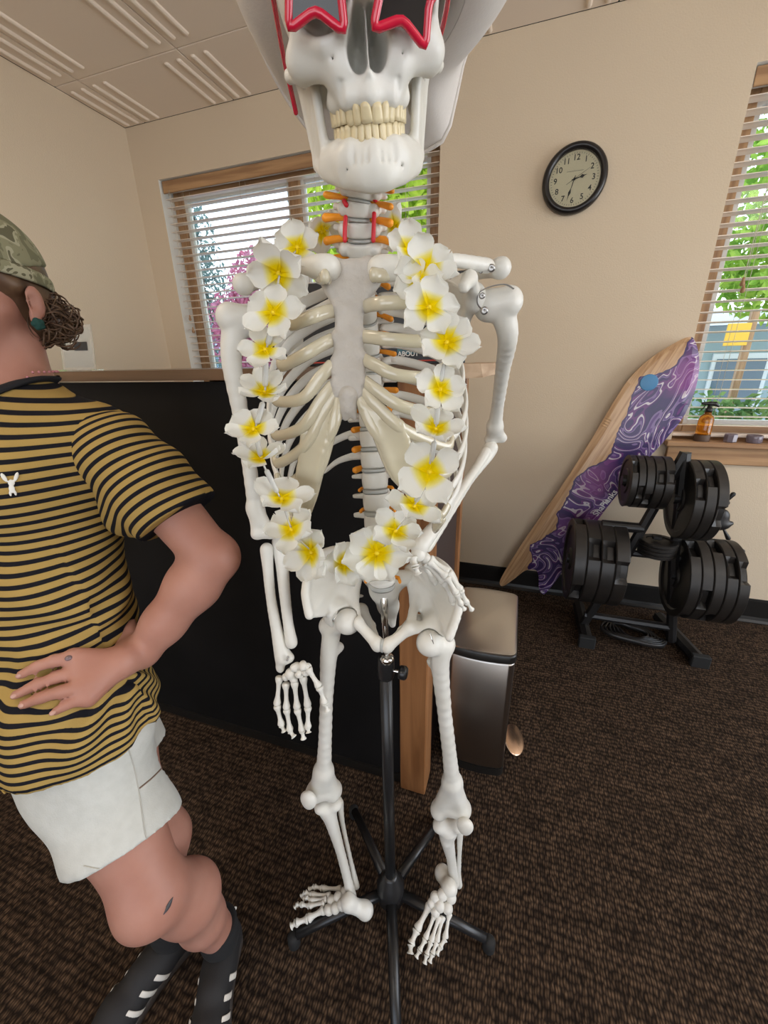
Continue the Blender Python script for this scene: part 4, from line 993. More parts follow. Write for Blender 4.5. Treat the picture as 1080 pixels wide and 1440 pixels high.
tube_obj('brim_edge', edge, .0026, M_felt, HT, closed=True, seg=8)
V = []; Fc = []
for r in range(14):
    f = r/13
    for k_ in range(n):
        a = 2*PI*k_/n; sh = 1-.16*f; top = .105
        z = top*min(1, f*1.25) if f < .8 else top-(f-.8)*.02
        sc = sh if f < .8 else sh*(1-(f-.8)/.2)
        dent = -.018*math.exp(-(math.cos(a)*sc*3)**2)*max(0, (f-.6)/.4)
        V.append(hatp(.0795*math.cos(a)*sc, .0995*math.sin(a)*sc, .0+z+dent))
for r in range(13):
    for k_ in range(n): a, b = r*n+k_, r*n+(k_+1) % n; Fc.append((a, b, b+n, a+n))
mesh_obj('crown', V, Fc, M_felt, HT)

# star sunglasses (skull space, in front of the orbits)
GL = thing('star_sunglasses', 'red star shaped sunglasses with dark lenses worn on the skull', 'sunglasses', skl((0, -.015, .045)))
GO = np.array(GL.location)
def gp(x, y, z): return skl((x, y, z))-GO
for s in (-1, 1):
    cx, cz, sp_ = (-.0335, .0480, -.10) if s < 0 else (.0295, .0405, -.24); pts = []
    for q in range(10):
        a = PI/2+q*PI/5+sp_; r = .0315 if q % 2 == 0 else .0165; x = cx+math.cos(a)*r*1.08; z = cz+math.sin(a)*r*1.10
        pts.append(gp(x, -.014+abs(x)*.16, z))
    dense = []
    for q in range(10):
        for t_ in np.linspace(0, 1, 6)[:-1]: dense.append(pts[q]*(1-t_)+pts[(q+1) % 10]*t_)
    d2 = np.array(dense); d2 = (np.roll(d2, 1, 0)+2*d2+np.roll(d2, -1, 0))/4
    nv = SKR@np.array([0, -1, 0])
    fr = tube_obj('star_frame', d2, .0030, M_red, GL, rb=.0028, closed=True, seg=10, up=nv)
    c = np.mean(d2, 0); Vl = [c-nv*.0006]+[p-nv*.0006 for p in d2]; mesh_obj('lens', Vl+[p+nv*.0012 for p in Vl], [(0, i+1, (i+1) % 50+1) for i in range(50)]+[(51, 51+(i+1) % 50+1, 51+i+1) for i in range(50)], M_lens, GL, False)
    tube_obj('temple', [*([gp(-.064, -.004, .058), gp(-.066, .03, .042), gp(-.068, .075, .022), gp(-.067, .095, .002), gp(-.066, .10, -.010)] if s < 0 else [gp(.060, -.004, .052), gp(.066, .03, .040), gp(.067, .06, .028), gp(.066, .10, .018)])], .0022, M_red, GL, rb=.0034, sm=5, seg=8)
tube_obj('bridge', [gp(-.012, -.0155, .051), gp(0, -.018, .053), gp(.012, -.0155, .051)], .0026, M_red, GL, sm=4, seg=8)

# ---- lei
M_petal = bpy.data.materials.new('petal_silk'); M_petal.use_nodes = True
nt = M_petal.node_tree; nt.nodes.remove(nt.nodes['Principled BSDF'])
at = nt.nodes.new('ShaderNodeAttribute'); at.attribute_name = 'tip'
ns = nt.nodes.new('ShaderNodeTexNoise'); ns.inputs['Scale'].default_value = 260; ns.inputs['Detail'].default_value = 2
ad = nt.nodes.new('ShaderNodeMath'); ad.operation = 'MULTIPLY_ADD'; ad.inputs[1].default_value = .22; nt.links.new(ns.outputs['Fac'], ad.inputs[0]); nt.links.new(at.outputs['Fac'], ad.inputs[2])
cr = nt.nodes.new('ShaderNodeValToRGB'); e = cr.color_ramp.elements; e[0].position = .34; e[0].color = (.84, .66, .005, 1); e[1].position = .60; e[1].color = (.84, .84, .80, 1); q = cr.color_ramp.elements.new(.47); q.color = (.84, .76, .22, 1)
nt.links.new(ad.outputs[0], cr.inputs[0])
df = nt.nodes.new('ShaderNodeBsdfDiffuse'); tr = nt.nodes.new('ShaderNodeBsdfTranslucent'); mx = nt.nodes.new('ShaderNodeMixShader'); mx.inputs[0].default_value = .38
for q in (df, tr): nt.links.new(cr.outputs[0], q.inputs[0])
nt.links.new(df.outputs[0], mx.inputs[1]); nt.links.new(tr.outputs[0], mx.inputs[2]); nt.links.new(mx.outputs[0], nt.nodes['Material Output'].inputs[0])
M_string = mat('clear_string', (.78, .78, .76), .2, trans=.5)
M_stamen = mat('yellow_stamen', (.80, .60, .01), .6)
def petal_mesh(cup, wid, ruff, seed):
    r_ = np.random.default_rng(seed); nu, nv_ = 9, 9; V = []; tip = []
    ph = r_.uniform(0, 6)
    for i in range(nu):
        t_ = i/(nu-1); w = wid*1.12*(.16+.84*min(1, t_/.62)**.9)*math.sqrt(max(.0, 1-max(0, (t_-.62)/.385)**2.4))
        for j in range(nv_):
            u = (j/(nv_-1)-.5)*2; y = t_*1.0-.10*u*u*t_+.03*math.sin(u*7+ph)*ruff*t_**3
            z = cup*t_**1.6*.55+.16*u*u*(.4+.6*t_)*(1 if cup > 0 else .6)+ruff*.05*math.sin(u*5+ph)*t_**2
            V.append((u*w, y, z)); tip.append(t_)
    Fc = [(i*nv_+j, i*nv_+j+1, (i+1)*nv_+j+1, (i+1)*nv_+j) for i in range(nu-1) for j in range(nv_-1)]
    me = bpy.data.meshes.new('petal'); me.from_pydata(V, [], Fc); me.update(); shade(me)
    at_ = me.attributes.new('tip', 'FLOAT', 'POINT'); at_.data.foreach_set('value', tip); me.materials.append(M_petal); return me
PETALS = [petal_mesh(c, w, r_, i) for i, (c, w, r_) in enumerate([(.10, .40, .6), (.35, .38, 1.0), (.65, .36, 1.2), (-.25, .42, .8)])]
LEI = thing('flower_lei', 'white and yellow artificial flower lei hanging around the skeleton\'s neck', 'lei', S(500, 560, -.10))
LO = np.array(LEI.location)
# px, py, off, radius px, facing tilt (right, up) relative to the view, petal type, petals, spin
FL = [(470, 318, -.06, 27, (.9, .2), 1, 5, 10), (452, 326, -.075, 31, (.55, -.5), 1, 5, 40), (418, 348, -.12, 36, (-.1, .6), 1, 5, 0), (392, 384, -.165, 44, (-.45, -.35), 0, 5, 20), (384, 440, -.185, 42, (-.35, .45), 0, 5, 50),
      (373, 492, -.185, 36, (-.2, 1.0), 1, 5, 15), (372, 552, -.18, 36, (.05, 1.5), 2, 6, 5), (357, 604, -.19, 38, (-.25, .75), 0, 5, 33), (368, 645, -.19, 38, (0, 1.35), 1, 5, 8), (396, 702, -.19, 40, (0, .75), 0, 5, 60),
      (410, 745, -.185, 38, (-.35, .55), 1, 5, 25), (438, 777, -.175, 40, (-.6, -.1), 2, 7, 12), (482, 793, -.17, 36, (.65, .0), 1, 6, 30), (530, 778, -.17, 46, (.1, .15), 0, 7, 0), (556, 747, -.175, 40, (.35, .6), 1, 5, 48),
      (582, 712, -.185, 40, (.4, .75), 1, 5, 20), (604, 664, -.20, 46, (-.05, .1), 3, 4, 36), (613, 604, -.20, 40, (.05, .9), 1, 5, 55), (619, 548, -.20, 38, (.35, .3), 1, 5, 70), (628, 482, -.195, 42, (.05, .55), 0, 6, 18),
      (603, 432, -.19, 44, (.25, .35), 0, 5, 64), (600, 378, -.165, 44, (.2, .55), 1, 5, 30), (575, 352, -.125, 36, (.3, .6), 1, 5, 5), (556, 320, -.075, 34, (-.75, .1), 1, 5, 44), (590, 398, -.17, 36, (-.1, .3), 0, 4, 12)]
pos = []
for (px, py, off, r, (tx, ty), pt, npet, spin) in FL:
    P = S(px, py, off); dv = (CAMP-P); dist = abs((P-CAMP).dot(RM[:, 2])); dv /= np.linalg.norm(dv)
    rt = np.cross(dv, [0, 0, 1]); rt = -rt/np.linalg.norm(rt); upv = np.cross(dv, rt); upv = upv if upv[2] > 0 else -upv
    nrm = dv+rt*tx*1.3+upv*ty*1.15; R_ = frame_from(nrm, rt); rad = r*dist/FPX*1.04
    fl = bpy.data.objects.new('flower', None)
    V, Fc = lathe([(.05, -.14), (.07, -.05), (.10, .0), (.06, .05), (.015, .09)], 10); V = [(a*rad, b*rad, c*rad) for a, b, c in V]
    fl = mesh_obj('flower', V, Fc, M_stamen, LEI); fl.matrix_local = M4(R_, P-LO)
    pos.append(P-nrm/np.linalg.norm(nrm)*rad*.12)
    for k_ in range(npet):
        a = spin+360*k_/npet+RNG.uniform(-9, 9); mt = pt if RNG.random() < .7 else int(RNG.integers(0, 3))
        o = bpy.data.objects.new('petal', PETALS[mt]); link(o, fl)
        o.matrix_local = M4(rotm('Z', a)@rotm('X', RNG.uniform(-14, 14)), (0, 0, .0), (rad*RNG.uniform(.85, 1.1), rad*RNG.uniform(.9, 1.08), rad))
loop = [S(500, 300, .02)]+[p for p in pos[:24]]+[S(520, 298, .02)]
tube_obj('string', np.array(loop)-LO, .0011, M_string, LEI, closed=True, sm=4, seg=6)
for i in (4, 5, 6, 7, 8, 15, 16, 17, 18):
    a, b = pos[i], pos[i+1]; tube_obj('clear_tube', np.array([a*.75+b*.25, a*.28+b*.72])-LO, .0030, M_string, LEI, seg=10)

# ================================================================== reception counter
M_panel = mat('black_panel', (.006, .0058, .006), .6, spec=.2, noise=(6, (.010, .0095, .010), .8))
M_ctop = wood('counter_top_wood', (.085, .048, .027), (.16, .092, .05), 0, 6, .3); M_live = wood('raw_live_edge', (.40, .27, .17), (.56, .41, .28), 1, 6, .7)
M_post = wood('counter_post_wood', (.20, .082, .028), (.36, .165, .065), 2, 6, .45)
CT = thing('reception_counter', 'black panelled reception counter with a live edge wooden top and wooden corner posts', 'counter', (-1.2, 1.2, 0))
def ct(o): return into(o, CT)
yf, yb_, xr, xl = .889, 1.49, -.177, XL+.015
ct(box_obj('front_panel', xl, -.262, yf+.012, yf+.032, .0, 1.262, M_panel))
ct(box_obj('side_panel', xr-.030, xr-.014, .972, yb_-.05, .0, 1.262, mat('dark_brown_panel', (.050, .034, .030), .5)))
ct(box_obj('kick_strip', xl, -.262, yf+.006, yf+.012, .0, .035, M_black))
ct(box_obj('corner_post', -.258, xr, .877, .965, 0, 1.266, M_post, bev=.003))
ct(box_obj('rear_post', xr-.045, xr, yb_-.045, yb_, 0, 1.266, M_post, bev=.003))
ct(box_obj('inner_shelf', xl, -.26, 1.0, yb_-.06, .72, .745, M_ctop))
# live edge top: wavy right end
bm = bmesh.new(); out = []
out += [(xl, yf-.018)]; out += [(xl+(i+1)*(-.20-xl)/20, yf-.018+.003*math.sin(i*1.9)) for i in range(20)]
out += [(-.152, yf-.016), (-.152, yb_+.01), (xl, yb_+.01)]
lo_ = [bm.verts.new((x, y, 1.267)) for i, (x, y) in enumerate(out)]; hi_ = [bm.verts.new((x+(.004 if x > -.2 else 0), y, 1.2935)) for x, y in out]
bm.faces.new(hi_); bm.faces.new(lo_[::-1])
for i in range(len(out)): j_ = (i+1) % len(out); bm.faces.new([lo_[i], lo_[j_], hi_[j_], hi_[i]])
bmesh.ops.recalc_face_normals(bm, faces=bm.faces[:])
ctop = ct(bm_obj('counter_top', bm, M_ctop))
bm = bmesh.new(); le = [(-.150, yf-.0165), (-.118, yf-.012), (-.078, yf+.002), (-.054, yf+.03), (-.062, yf+.07), (-.044, yf+.12), (-.052, yf+.2), (-.032, yf+.3), (-.062, yf+.38), (-.052, yf+.47), (-.092, yb_+.012), (-.150, yb_+.012)]
l0 = [bm.verts.new((x, y, 1.2655+(.008*abs(math.sin(i*1.7)) if 1 < i < 10 else 0))) for i, (x, y) in enumerate(le)]; l1 = [bm.verts.new((x-(.006*abs(math.sin(i*2.3)) if 0 < i < 11 else 0), y, 1.2945)) for i, (x, y) in enumerate(le)]
bm.faces.new(l1); bm.faces.new(l0[::-1])
for i in range(len(le)): j_ = (i+1) % len(le); bm.faces.new([l0[i], l0[j_], l1[j_], l1[i]])
bmesh.ops.recalc_face_normals(bm, faces=bm.faces[:]); ct(bm_obj('live_edge', bm, M_live))
# shelf edge glimpsed between the ribs: wooden inner riser
ct(box_obj('riser', -1.25, -.30, yb_-.03, yb_-.012, .75, 1.262, M_post))

# ---- leaflet stand with dark leaflets, on the counter
def textured_card(name, label, cat, P0, P1, hgt, base_c, bands, words, z0, tilt=0):
    pass
t = thing('leaflet_display', 'dark printed leaflet display standing on the counter behind the skeleton', 'leaflet display', (-.50, 1.30, 1.2940))
M_dark = mat('leaflet_black', (.012, .013, .016), .35); M_teal = mat('leaflet_teal', (.05, .20, .24), .35, noise=(25, (.02, .06, .09), 1.0)); M_white = mat('print_white', (.80, .80, .78), .6); M_redp = mat('print_red', (.5, .05, .03), .5)
LW = .33
bd = box_obj('backing_board', -LW, LW, 0, .012, 0, .245, M_dark, t, bev=.002)
box_obj('foot', -LW*.8, LW*.8, -.02, .06, 0, .008, M_dark, t, bev=.002)
box_obj('photo_panel', .12, .25, -.0015, 0, .03, .085, M_teal, t); box_obj('photo_panel', -LW+.01, -LW+.13, -.0015, 0, .03, .075, mat('leaflet_navy', (.02, .03, .05), .35), t)
box_obj('red_stripe', -LW+.01, LW-.01, -.0015, 0, .006, .012, M_redp, t)
def text(name, body, size, M, m, parent=None, depth=.0003, align='CENTER'):
    c = bpy.data.curves.new(name, 'FONT'); c.body = body; c.size = size; c.extrude = depth; c.align_x = align; c.align_y = 'CENTER'; c.offset = size*.014
    o = bpy.data.objects.new('tmp_text', c); COL.objects.link(o); dg = bpy.context.evaluated_depsgraph_get(); dg.update()
    me = bpy.data.meshes.new_from_object(o.evaluated_get(dg)); bpy.data.objects.remove(o)
    me.materials.clear(); me.materials.append(m); q = bpy.data.objects.new(name, me); link(q, parent); q.matrix_local = M; return q
FRONT = Matrix.Rotation(PI/2, 4, 'X')
text('lettering', 'ABOUT', .020, Matrix.Translation((.155, -.002, .030)) @ FRONT, M_white, t)

# ---- clear drinking glass and card behind the person
t = thing('acrylic_card_holder', 'clear acrylic holder with a printed card on the counter behind the person', 'card holder', (*W(97, 522, z=1.294)[:2], 1.294)) if False else thing('acrylic_card_holder', 'clear acrylic holder with a printed card on the counter behind the person', 'card holder', (-1.52, 1.12, 1.294))
M_clear = mat('clear_acrylic', (.92, .93, .92), .06, trans=.85)
R_ = Matrix.Rotation(math.radians(25), 4, 'Z') @ Matrix.Rotation(math.radians(-14), 4, 'X')
box_obj('acrylic_sheet', -.055, .055, -.001, .001, .004, .16, M_clear, t, M=R_); box_obj('printed_card', -.048, .048, .0015, .0025, .012, .15, mat('card_paper', (.66, .62, .52), .7), t, M=R_)
box_obj('foot', -.055, .055, -.035, .05, 0, .004, M_clear, t, M=Matrix.Rotation(math.radians(25), 4, 'Z'))
box_obj('printed_block', -.01, .035, -.0018, -.0010, .07, .10, M_dark, t, M=R_)

# ================================================================== step bin
M_steel = bpy.data.materials.new('brushed_steel'); M_steel.use_nodes = True
b = M_steel.node_tree.nodes['Principled BSDF']; b.inputs['Base Color'].default_value = (.46, .435, .41, 1); b.inputs['Metallic'].default_value = 1; b.inputs['Roughness'].default_value = .32; b.inputs['Anisotropic'].default_value = .6
M_lid = mat('satin_steel_lid', (.62, .60, .58), .28, 1)
TB = thing('step_bin', 'slim stainless steel step bin beside the wooden counter post', 'bin', (-.044, 1.185, 0))
BW, BD = .099, .168
def rr(w, d_, r, bulge=.012, n=6):
    pts = []
    for cx, cy, a0 in ((w-r, d_-r, 0), (-w+r, d_-r, 90), (-w+r, -d_+r, 180), (w-r, -d_+r, 270)):
        for i in range(n+1):
            a = math.radians(a0+90*i/n); pts.append([cx+r*math.cos(a), cy+r*math.sin(a)])
    out = []
    for i, p in enumerate(pts):
        q = pts[(i+1) % len(pts)]; L = math.hypot(q[0]-p[0], q[1]-p[1]); m_ = 6 if L > .05 else 1
        for k_ in range(m_): t_ = k_/m_; out.append([p[0]*(1-t_)+q[0]*t_, p[1]*(1-t_)+q[1]*t_])
    for p in out:
        if p[1] < -d_*.9: p[1] -= bulge*(1-(p[0]/w)**2)
        if p[1] > d_*.9: p[1] += bulge*(1-(p[0]/w)**2)
    return out
def loft(name, secs, m, parent, smooth=True):
    V = []; Fc = []
    n = len(secs[0][0])
    for pts, z in secs: V += [(x, y, z) for x, y in pts]
    for i in range(len(secs)-1):
        for k_ in range(n): Fc.append((i*n+k_, i*n+(k_+1) % n, (i+1)*n+(k_+1) % n, (i+1)*n+k_))
    Fc.append(tuple(range(n-1, -1, -1))); Fc.append(tuple((len(secs)-1)*n+k_ for k_ in range(n)))
    o = mesh_obj(name, V, Fc, m, parent, smooth); 
    o.data.set_sharp_from_angle(angle=math.radians(40)); return o
loft('base_ring', [(rr(BW+.001, BD+.001, .018), 0), (rr(BW+.001, BD+.001, .018), .03)], M_black, TB)
loft('body', [(rr(BW-.004, BD-.004, .016), .03), (rr(BW, BD, .018), .034), (rr(BW, BD, .018), .455), (rr(BW-.003, BD-.003, .018), .459)], M_steel, TB)
loft('rim', [(rr(BW-.002, BD-.002, .018), .459), (rr(BW+.003, BD+.003, .019), .464), (rr(BW+.003, BD+.003, .019), .486), (rr(BW, BD, .018), .490)], M_black, TB)
loft('lid', [(rr(BW+.001, BD+.001, .018), .490), (rr(BW+.001, BD+.001, .018), .4955), (rr(BW-.004, BD-.004, .016), .4985)], M_lid, TB)
V, Fc = lathe([(.0, 0), (.038, .0), (.040, .003), (.040, .005), (.037, .007)], 32); V = [(x*.75, y*1.25, z) for x, y, z in V]
pd = mesh_obj('pedal', V, Fc, mat('copper_pedal', (.72, .50, .36), .25, 1), TB); pd.location = (.130, -.045, .034); pd.scale = (1.25, 1.3, 1); pd.rotation_euler = (0, math.radians(24), 0)
box_obj('pedal_arm', .07, .125, -.055, -.035, .016, .022, M_black, TB)

# ================================================================== surfboard leaning on the wall
Tip = W(970, 474, y=YB-.045); TL = W(703, 822, y=YB-.10); TR = W(765, 834, y=YB-.11)
nx_, ny_ = None, None
# board plane through the three outline points, outline traced in the plane
pn = np.cross(TR-TL, Tip-TL); pn /= np.linalg.norm(pn); pn = pn if pn[1] < 0 else -pn
def onplane(px, py):
    r = ray(px, py); t_ = (TL-CAMP).dot(pn)/r.dot(pn); return CAMP+t_*r
U_ = (Tip-.5*(TL+TR)); U_ /= np.linalg.norm(U_); V_ = np.cross(pn, U_)
if V_[0] < 0: V_ = -V_
SO = onplane(735, 800)
def uv(px, py): p = onplane(px, py)-SO; return np.array([p.dot(V_), p.dot(U_)])
left = [(703, 820), (706, 810), (722, 783), (745, 748), (775, 705), (805, 660), (835, 612), (862, 566), (885, 532), (912, 506), (942, 486), (968, 474)]
right = [(977, 482), (982, 503), (981, 528), (974, 556), (960, 586), (940, 612), (915, 640), (890, 668), (865, 698), (842, 728), (822, 758), (800, 790), (782, 815), (768, 832), (763, 834), (758, 826), (757, 808), (752, 800), (738, 802), (722, 814), (708, 823)]
outl = np.array([uv(*p) for p in left+right])
outl = catmull(outl, 14, closed=True)
SB = thing('surfboard', 'wooden fish tail surfboard with purple swirl painting leaning on the wall beside the window', 'surfboard', SO)
M_board = bpy.data.materials.new('painted_board'); M_board.use_nodes = True
nt = M_board.node_tree; b = nt.nodes['Principled BSDF']; b.inputs['Roughness'].default_value = .38; b.inputs['Coat Weight'].default_value = .25
N = nt.nodes.new; Lk = nt.links.new
tc = N('ShaderNodeTexCoord'); at = N('ShaderNodeAttribute'); at.attribute_name = 'paint'
mp = N('ShaderNodeMapping'); mp.inputs['Scale'].default_value = (26, .9, 26); Lk(tc.outputs['Object'], mp.inputs[0])
wn = N('ShaderNodeTexNoise'); wn.inputs['Scale'].default_value = 4; wn.inputs['Detail'].default_value = 5; Lk(mp.outputs[0], wn.inputs[0])
wr = N('ShaderNodeValToRGB'); wr.color_ramp.elements[0].position = .38; wr.color_ramp.elements[0].color = (.42, .235, .11, 1); wr.color_ramp.elements[1].position = .62; wr.color_ramp.elements[1].color = (.60, .385, .21, 1); Lk(wn.outputs['Fac'], wr.inputs[0])
m2 = N('ShaderNodeMapping'); m2.inputs['Scale'].default_value = (1, .75, 1); Lk(tc.outputs['Object'], m2.inputs[0])
n1 = N('ShaderNodeTexNoise'); n1.inputs['Scale'].default_value = 6.2; n1.inputs['Detail'].default_value = 2.2; n1.inputs['Roughness'].default_value = .45; n1.inputs['Distortion'].default_value = 1.3; Lk(m2.outputs[0], n1.inputs[0])
mu = N('ShaderNodeMath'); mu.operation = 'MULTIPLY'; mu.inputs[1].default_value = 9.0; Lk(n1.outputs['Fac'], mu.inputs[0])
fr = N('ShaderNodeMath'); fr.operation = 'FRACT'; Lk(mu.outputs[0], fr.inputs[0])
sw = N('ShaderNodeValToRGB'); sw.color_ramp.interpolation = 'CONSTANT'; els = sw.color_ramp.elements
els[0].position = 0; els[0].color = (.040, .020, .105, 1); els[1].position = .30; els[1].color = (.13, .035, .17, 1)
for p_, c_ in ((.46, (.60, .55, .58, 1)), (.58, (.10, .045, .19, 1)), (.76, (.20, .13, .29, 1)), (.90, (.03, .02, .09, 1))): q = els.new(p_); q.color = c_
Lk(fr.outputs[0], sw.inputs[0])
n2 = N('ShaderNodeTexNoise'); n2.inputs['Scale'].default_value = 2.4; Lk(tc.outputs['Object'], n2.inputs[0])
mg = N('ShaderNodeMix'); mg.data_type = 'RGBA'; mg.inputs[7].default_value = (.30, .055, .27, 1)
mr = N('ShaderNodeMapRange'); mr.inputs[1].default_value = .52; mr.inputs[2].default_value = .60; mr.inputs[4].default_value = .55; Lk(n2.outputs['Fac'], mr.inputs[0]); Lk(mr.outputs[0], mg.inputs[0]); Lk(sw.outputs[0], mg.inputs[6])
th = N('ShaderNodeMath'); th.operation = 'GREATER_THAN'; th.inputs[1].default_value = 0
jn = N('ShaderNodeTexNoise'); jn.inputs['Scale'].default_value = 26; jn.inputs['Detail'].default_value = 1; Lk(tc.outputs['Object'], jn.inputs[0])
ja = N('ShaderNodeMath'); ja.operation = 'MULTIPLY_ADD'; ja.inputs[1].default_value = .03; Lk(jn.outputs['Fac'], ja.inputs[0]); Lk(at.outputs['Fac'], ja.inputs[2]); 
jb = N('ShaderNodeMath'); jb.operation = 'SUBTRACT'; jb.inputs[1].default_value = .015; Lk(ja.outputs[0], jb.inputs[0]); Lk(jb.outputs[0], th.inputs[0])
edg = N('ShaderNodeMath'); edg.operation = 'COMPARE'; edg.inputs[1].default_value = .004; edg.inputs[2].default_value = .004; Lk(jb.outputs[0], edg.inputs[0])
mx = N('ShaderNodeMix'); mx.data_type = 'RGBA'; Lk(th.outputs[0], mx.inputs[0]); Lk(wr.outputs[0], mx.inputs[6]); Lk(mg.outputs[2], mx.inputs[7])
mx2 = N('ShaderNodeMix'); mx2.data_type = 'RGBA'; mx2.inputs[7].default_value = (.045, .02, .10, 1); Lk(edg.outputs[0], mx2.inputs[0]); Lk(mx.outputs[2], mx2.inputs[6]); Lk(mx2.outputs[2], b.inputs['Base Color'])
# grid the outline by rows so the paint edge can be a vertex attribute
bnd = np.array([uv(*p) for p in [(728, 826), (740, 806), (748, 786), (744, 764), (763, 756), (782, 742), (784, 722), (796, 704), (806, 672), (830, 655), (852, 646), (864, 622), (865, 608), (880, 585), (885, 562), (890, 548), (900, 530), (930, 524), (950, 512), (962, 490), (972, 470)]])
rows = 110; vmin, vmax = outl[:, 1].min(), outl[:, 1].max(); Vb = []; Fb = []; att = []
bm = bmesh.new(); vs = [bm.verts.new((x, y, 0)) for x, y in outl]; f = bm.faces.new(vs)
bmesh.ops.triangulate(bm, faces=[f])
for it_ in range(5):
    es = [e for e in bm.edges if e.calc_length() > .035]
    if not es: break
    bmesh.ops.subdivide_edges(bm, edges=es, cuts=1); bmesh.ops.triangulate(bm, faces=bm.faces[:])
bm.normal_update()
if sum(f.normal.z for f in bm.faces) < 0: bmesh.ops.reverse_faces(bm, faces=bm.faces[:])
vt = bm.verts[:]; rim = [v for v in vt if v.is_boundary]; dom = {}
r_ = bmesh.ops.extrude_face_region(bm, geom=bm.faces[:]); newv = [g for g in r_['geom'] if isinstance(g, bmesh.types.BMVert)]
for v in newv: v.co.z += .022
for v in newv:
    d_ = min((v.co.x-x)**2+(v.co.y-y)**2 for x, y in outl)**.5; v.co.z -= .012*math.exp(-d_/.02)
bmesh.ops.recalc_face_normals(bm, faces=bm.faces[:])
me = bpy.data.meshes.new('deck'); bm.to_mesh(me); bm.free()
paint = []
for v in me.vertices:
    xb = np.interp(v.co.y, bnd[:, 1], bnd[:, 0]); paint.append(v.co.x-xb)
a_ = me.attributes.new('paint', 'FLOAT', 'POINT'); a_.data.foreach_set('value', paint); me.materials.append(M_board)
dk = bpy.data.objects.new('deck', me); link(dk, SB); SB.rotation_euler = (0, 0, 0)
RB = np.column_stack([V_, U_, pn]); 
if np.linalg.det(RB) < 0: print('board frame flipped')
dk.matrix_local = M4(RB, pn*.0)
c_ = uv(911, 538); V, Fc = lathe([(.036, 0), (.036, .0012), (.034, .0018)], 32); q = mesh_obj('blue_disc', V, Fc, mat('blue_paint', (.06, .22, .42), .4), dk); q.location = (c_[0], c_[1], .0218)
c_ = uv(850, 706); text('lettering', 'ShaPlanks', .040, Matrix.Translation((c_[0], c_[1], .0226)) @ Matrix.Rotation(math.atan2(*(uv(868, 686)-uv(838, 722))[::-1]), 4, 'Z'), M_white, dk)

# ================================================================== wall clock
CK = thing('wall_clock', 'round black framed wall clock on the beige wall between the windows', 'clock', (W(807, 254, y=YB)[0], YB-.004, W(807, 254, y=YB)[2]))
CR = .1275
RX = Matrix.Rotation(PI/2, 4, 'X')
V, Fc = lathe([(CR-.028, .002), (CR-.004, 0), (CR, .004), (CR, .018), (CR-.005, .028), (CR-.014, .033), (CR-.022, .030), (CR-.027, .020), (CR-.028, .014)], 64); q = mesh_obj('clock_frame', V, Fc[:-2], mat('black_clock_plastic', (.012, .010, .010), .3), CK); q.matrix_local = RX
V, Fc = lathe([(CR-.027, .0), (CR-.027, .010)], 64); q = mesh_obj('dial', V, Fc, mat('cream_dial', (.80, .69, .50), .6), CK); q.matrix_local = RX; q.data.set_sharp_from_angle(angle=.6)
V, Fc = lathe([(CR-.027, .022), (CR-.027, .0225)], 64); q = mesh_obj('clock_glass', V, Fc, M_glass, CK, False); q.matrix_local = RX
M_ink = mat('black_ink', (.015, .014, .013), .6)
for h_ in range(1, 13):
    a = math.radians(90-30*h_); q = text('numeral', str(h_), .0285, Matrix.Translation((math.cos(a)*.075, -.0105, math.sin(a)*.075)) @ FRONT, M_ink, CK, .0002)
bm = bmesh.new()
for m_ in range(60):
    a = 2*PI*m_/60; L_ = .005 if m_ % 5 else .007; xbox(bm, .0905-L_/2, .0905+L_/2, -.0108, -.0100, -.0006, .0006, M=Matrix.Rotation(a, 4, 'Y'))
bm_obj('minute_marks', bm, M_ink, CK)
def hand_(name, ang, L_, tail, w, spade, y):
    pts = [(-w*.5, -tail), (w*.5, -tail), (w*.4, L_*.45)]+([(w*1.6, L_*.62), (w*.4, L_*.78)] if spade else [])+[(0, L_)]+([(-w*.4, L_*.78), (-w*1.6, L_*.62)] if spade else [])+[(-w*.4, L_*.45)]
    bm = bmesh.new(); v0 = [bm.verts.new((x, y, z)) for x, z in pts]; v1 = [bm.verts.new((x, y-.001, z)) for x, z in pts]; bm.faces.new(v0); bm.faces.new(v1[::-1])
    for i in range(len(pts)): j_ = (i+1) % len(pts); bm.faces.new([v0[i], v0[j_], v1[j_], v1[i]])
    bmesh.ops.recalc_face_normals(bm, faces=bm.faces[:]); o = bm_obj(name, bm, M_ink, CK); o.rotation_euler = (0, math.radians(ang), 0); return o
hand_('hour_hand', 76.5, .050, .010, .004, True, -.012); hand_('minute_hand', 196, .078, .012, .0032, True, -.0135); hand_('second_hand', 60, .086, .034, .0012, False, -.015)
V, Fc = lathe([(.004, .011), (.004, .017)], 16); q = mesh_obj('hub_pin', V, Fc, M_ink, CK); q.matrix_local = RX
box_obj('dial_line', -.032, .032, -.0108, -.0100, .0285, .0292, M_ink, CK)
text('small_print', 'QUARTZ', .005, Matrix.Translation((0, -.0105, -.038)) @ FRONT, M_ink, CK, .0001) if False else None

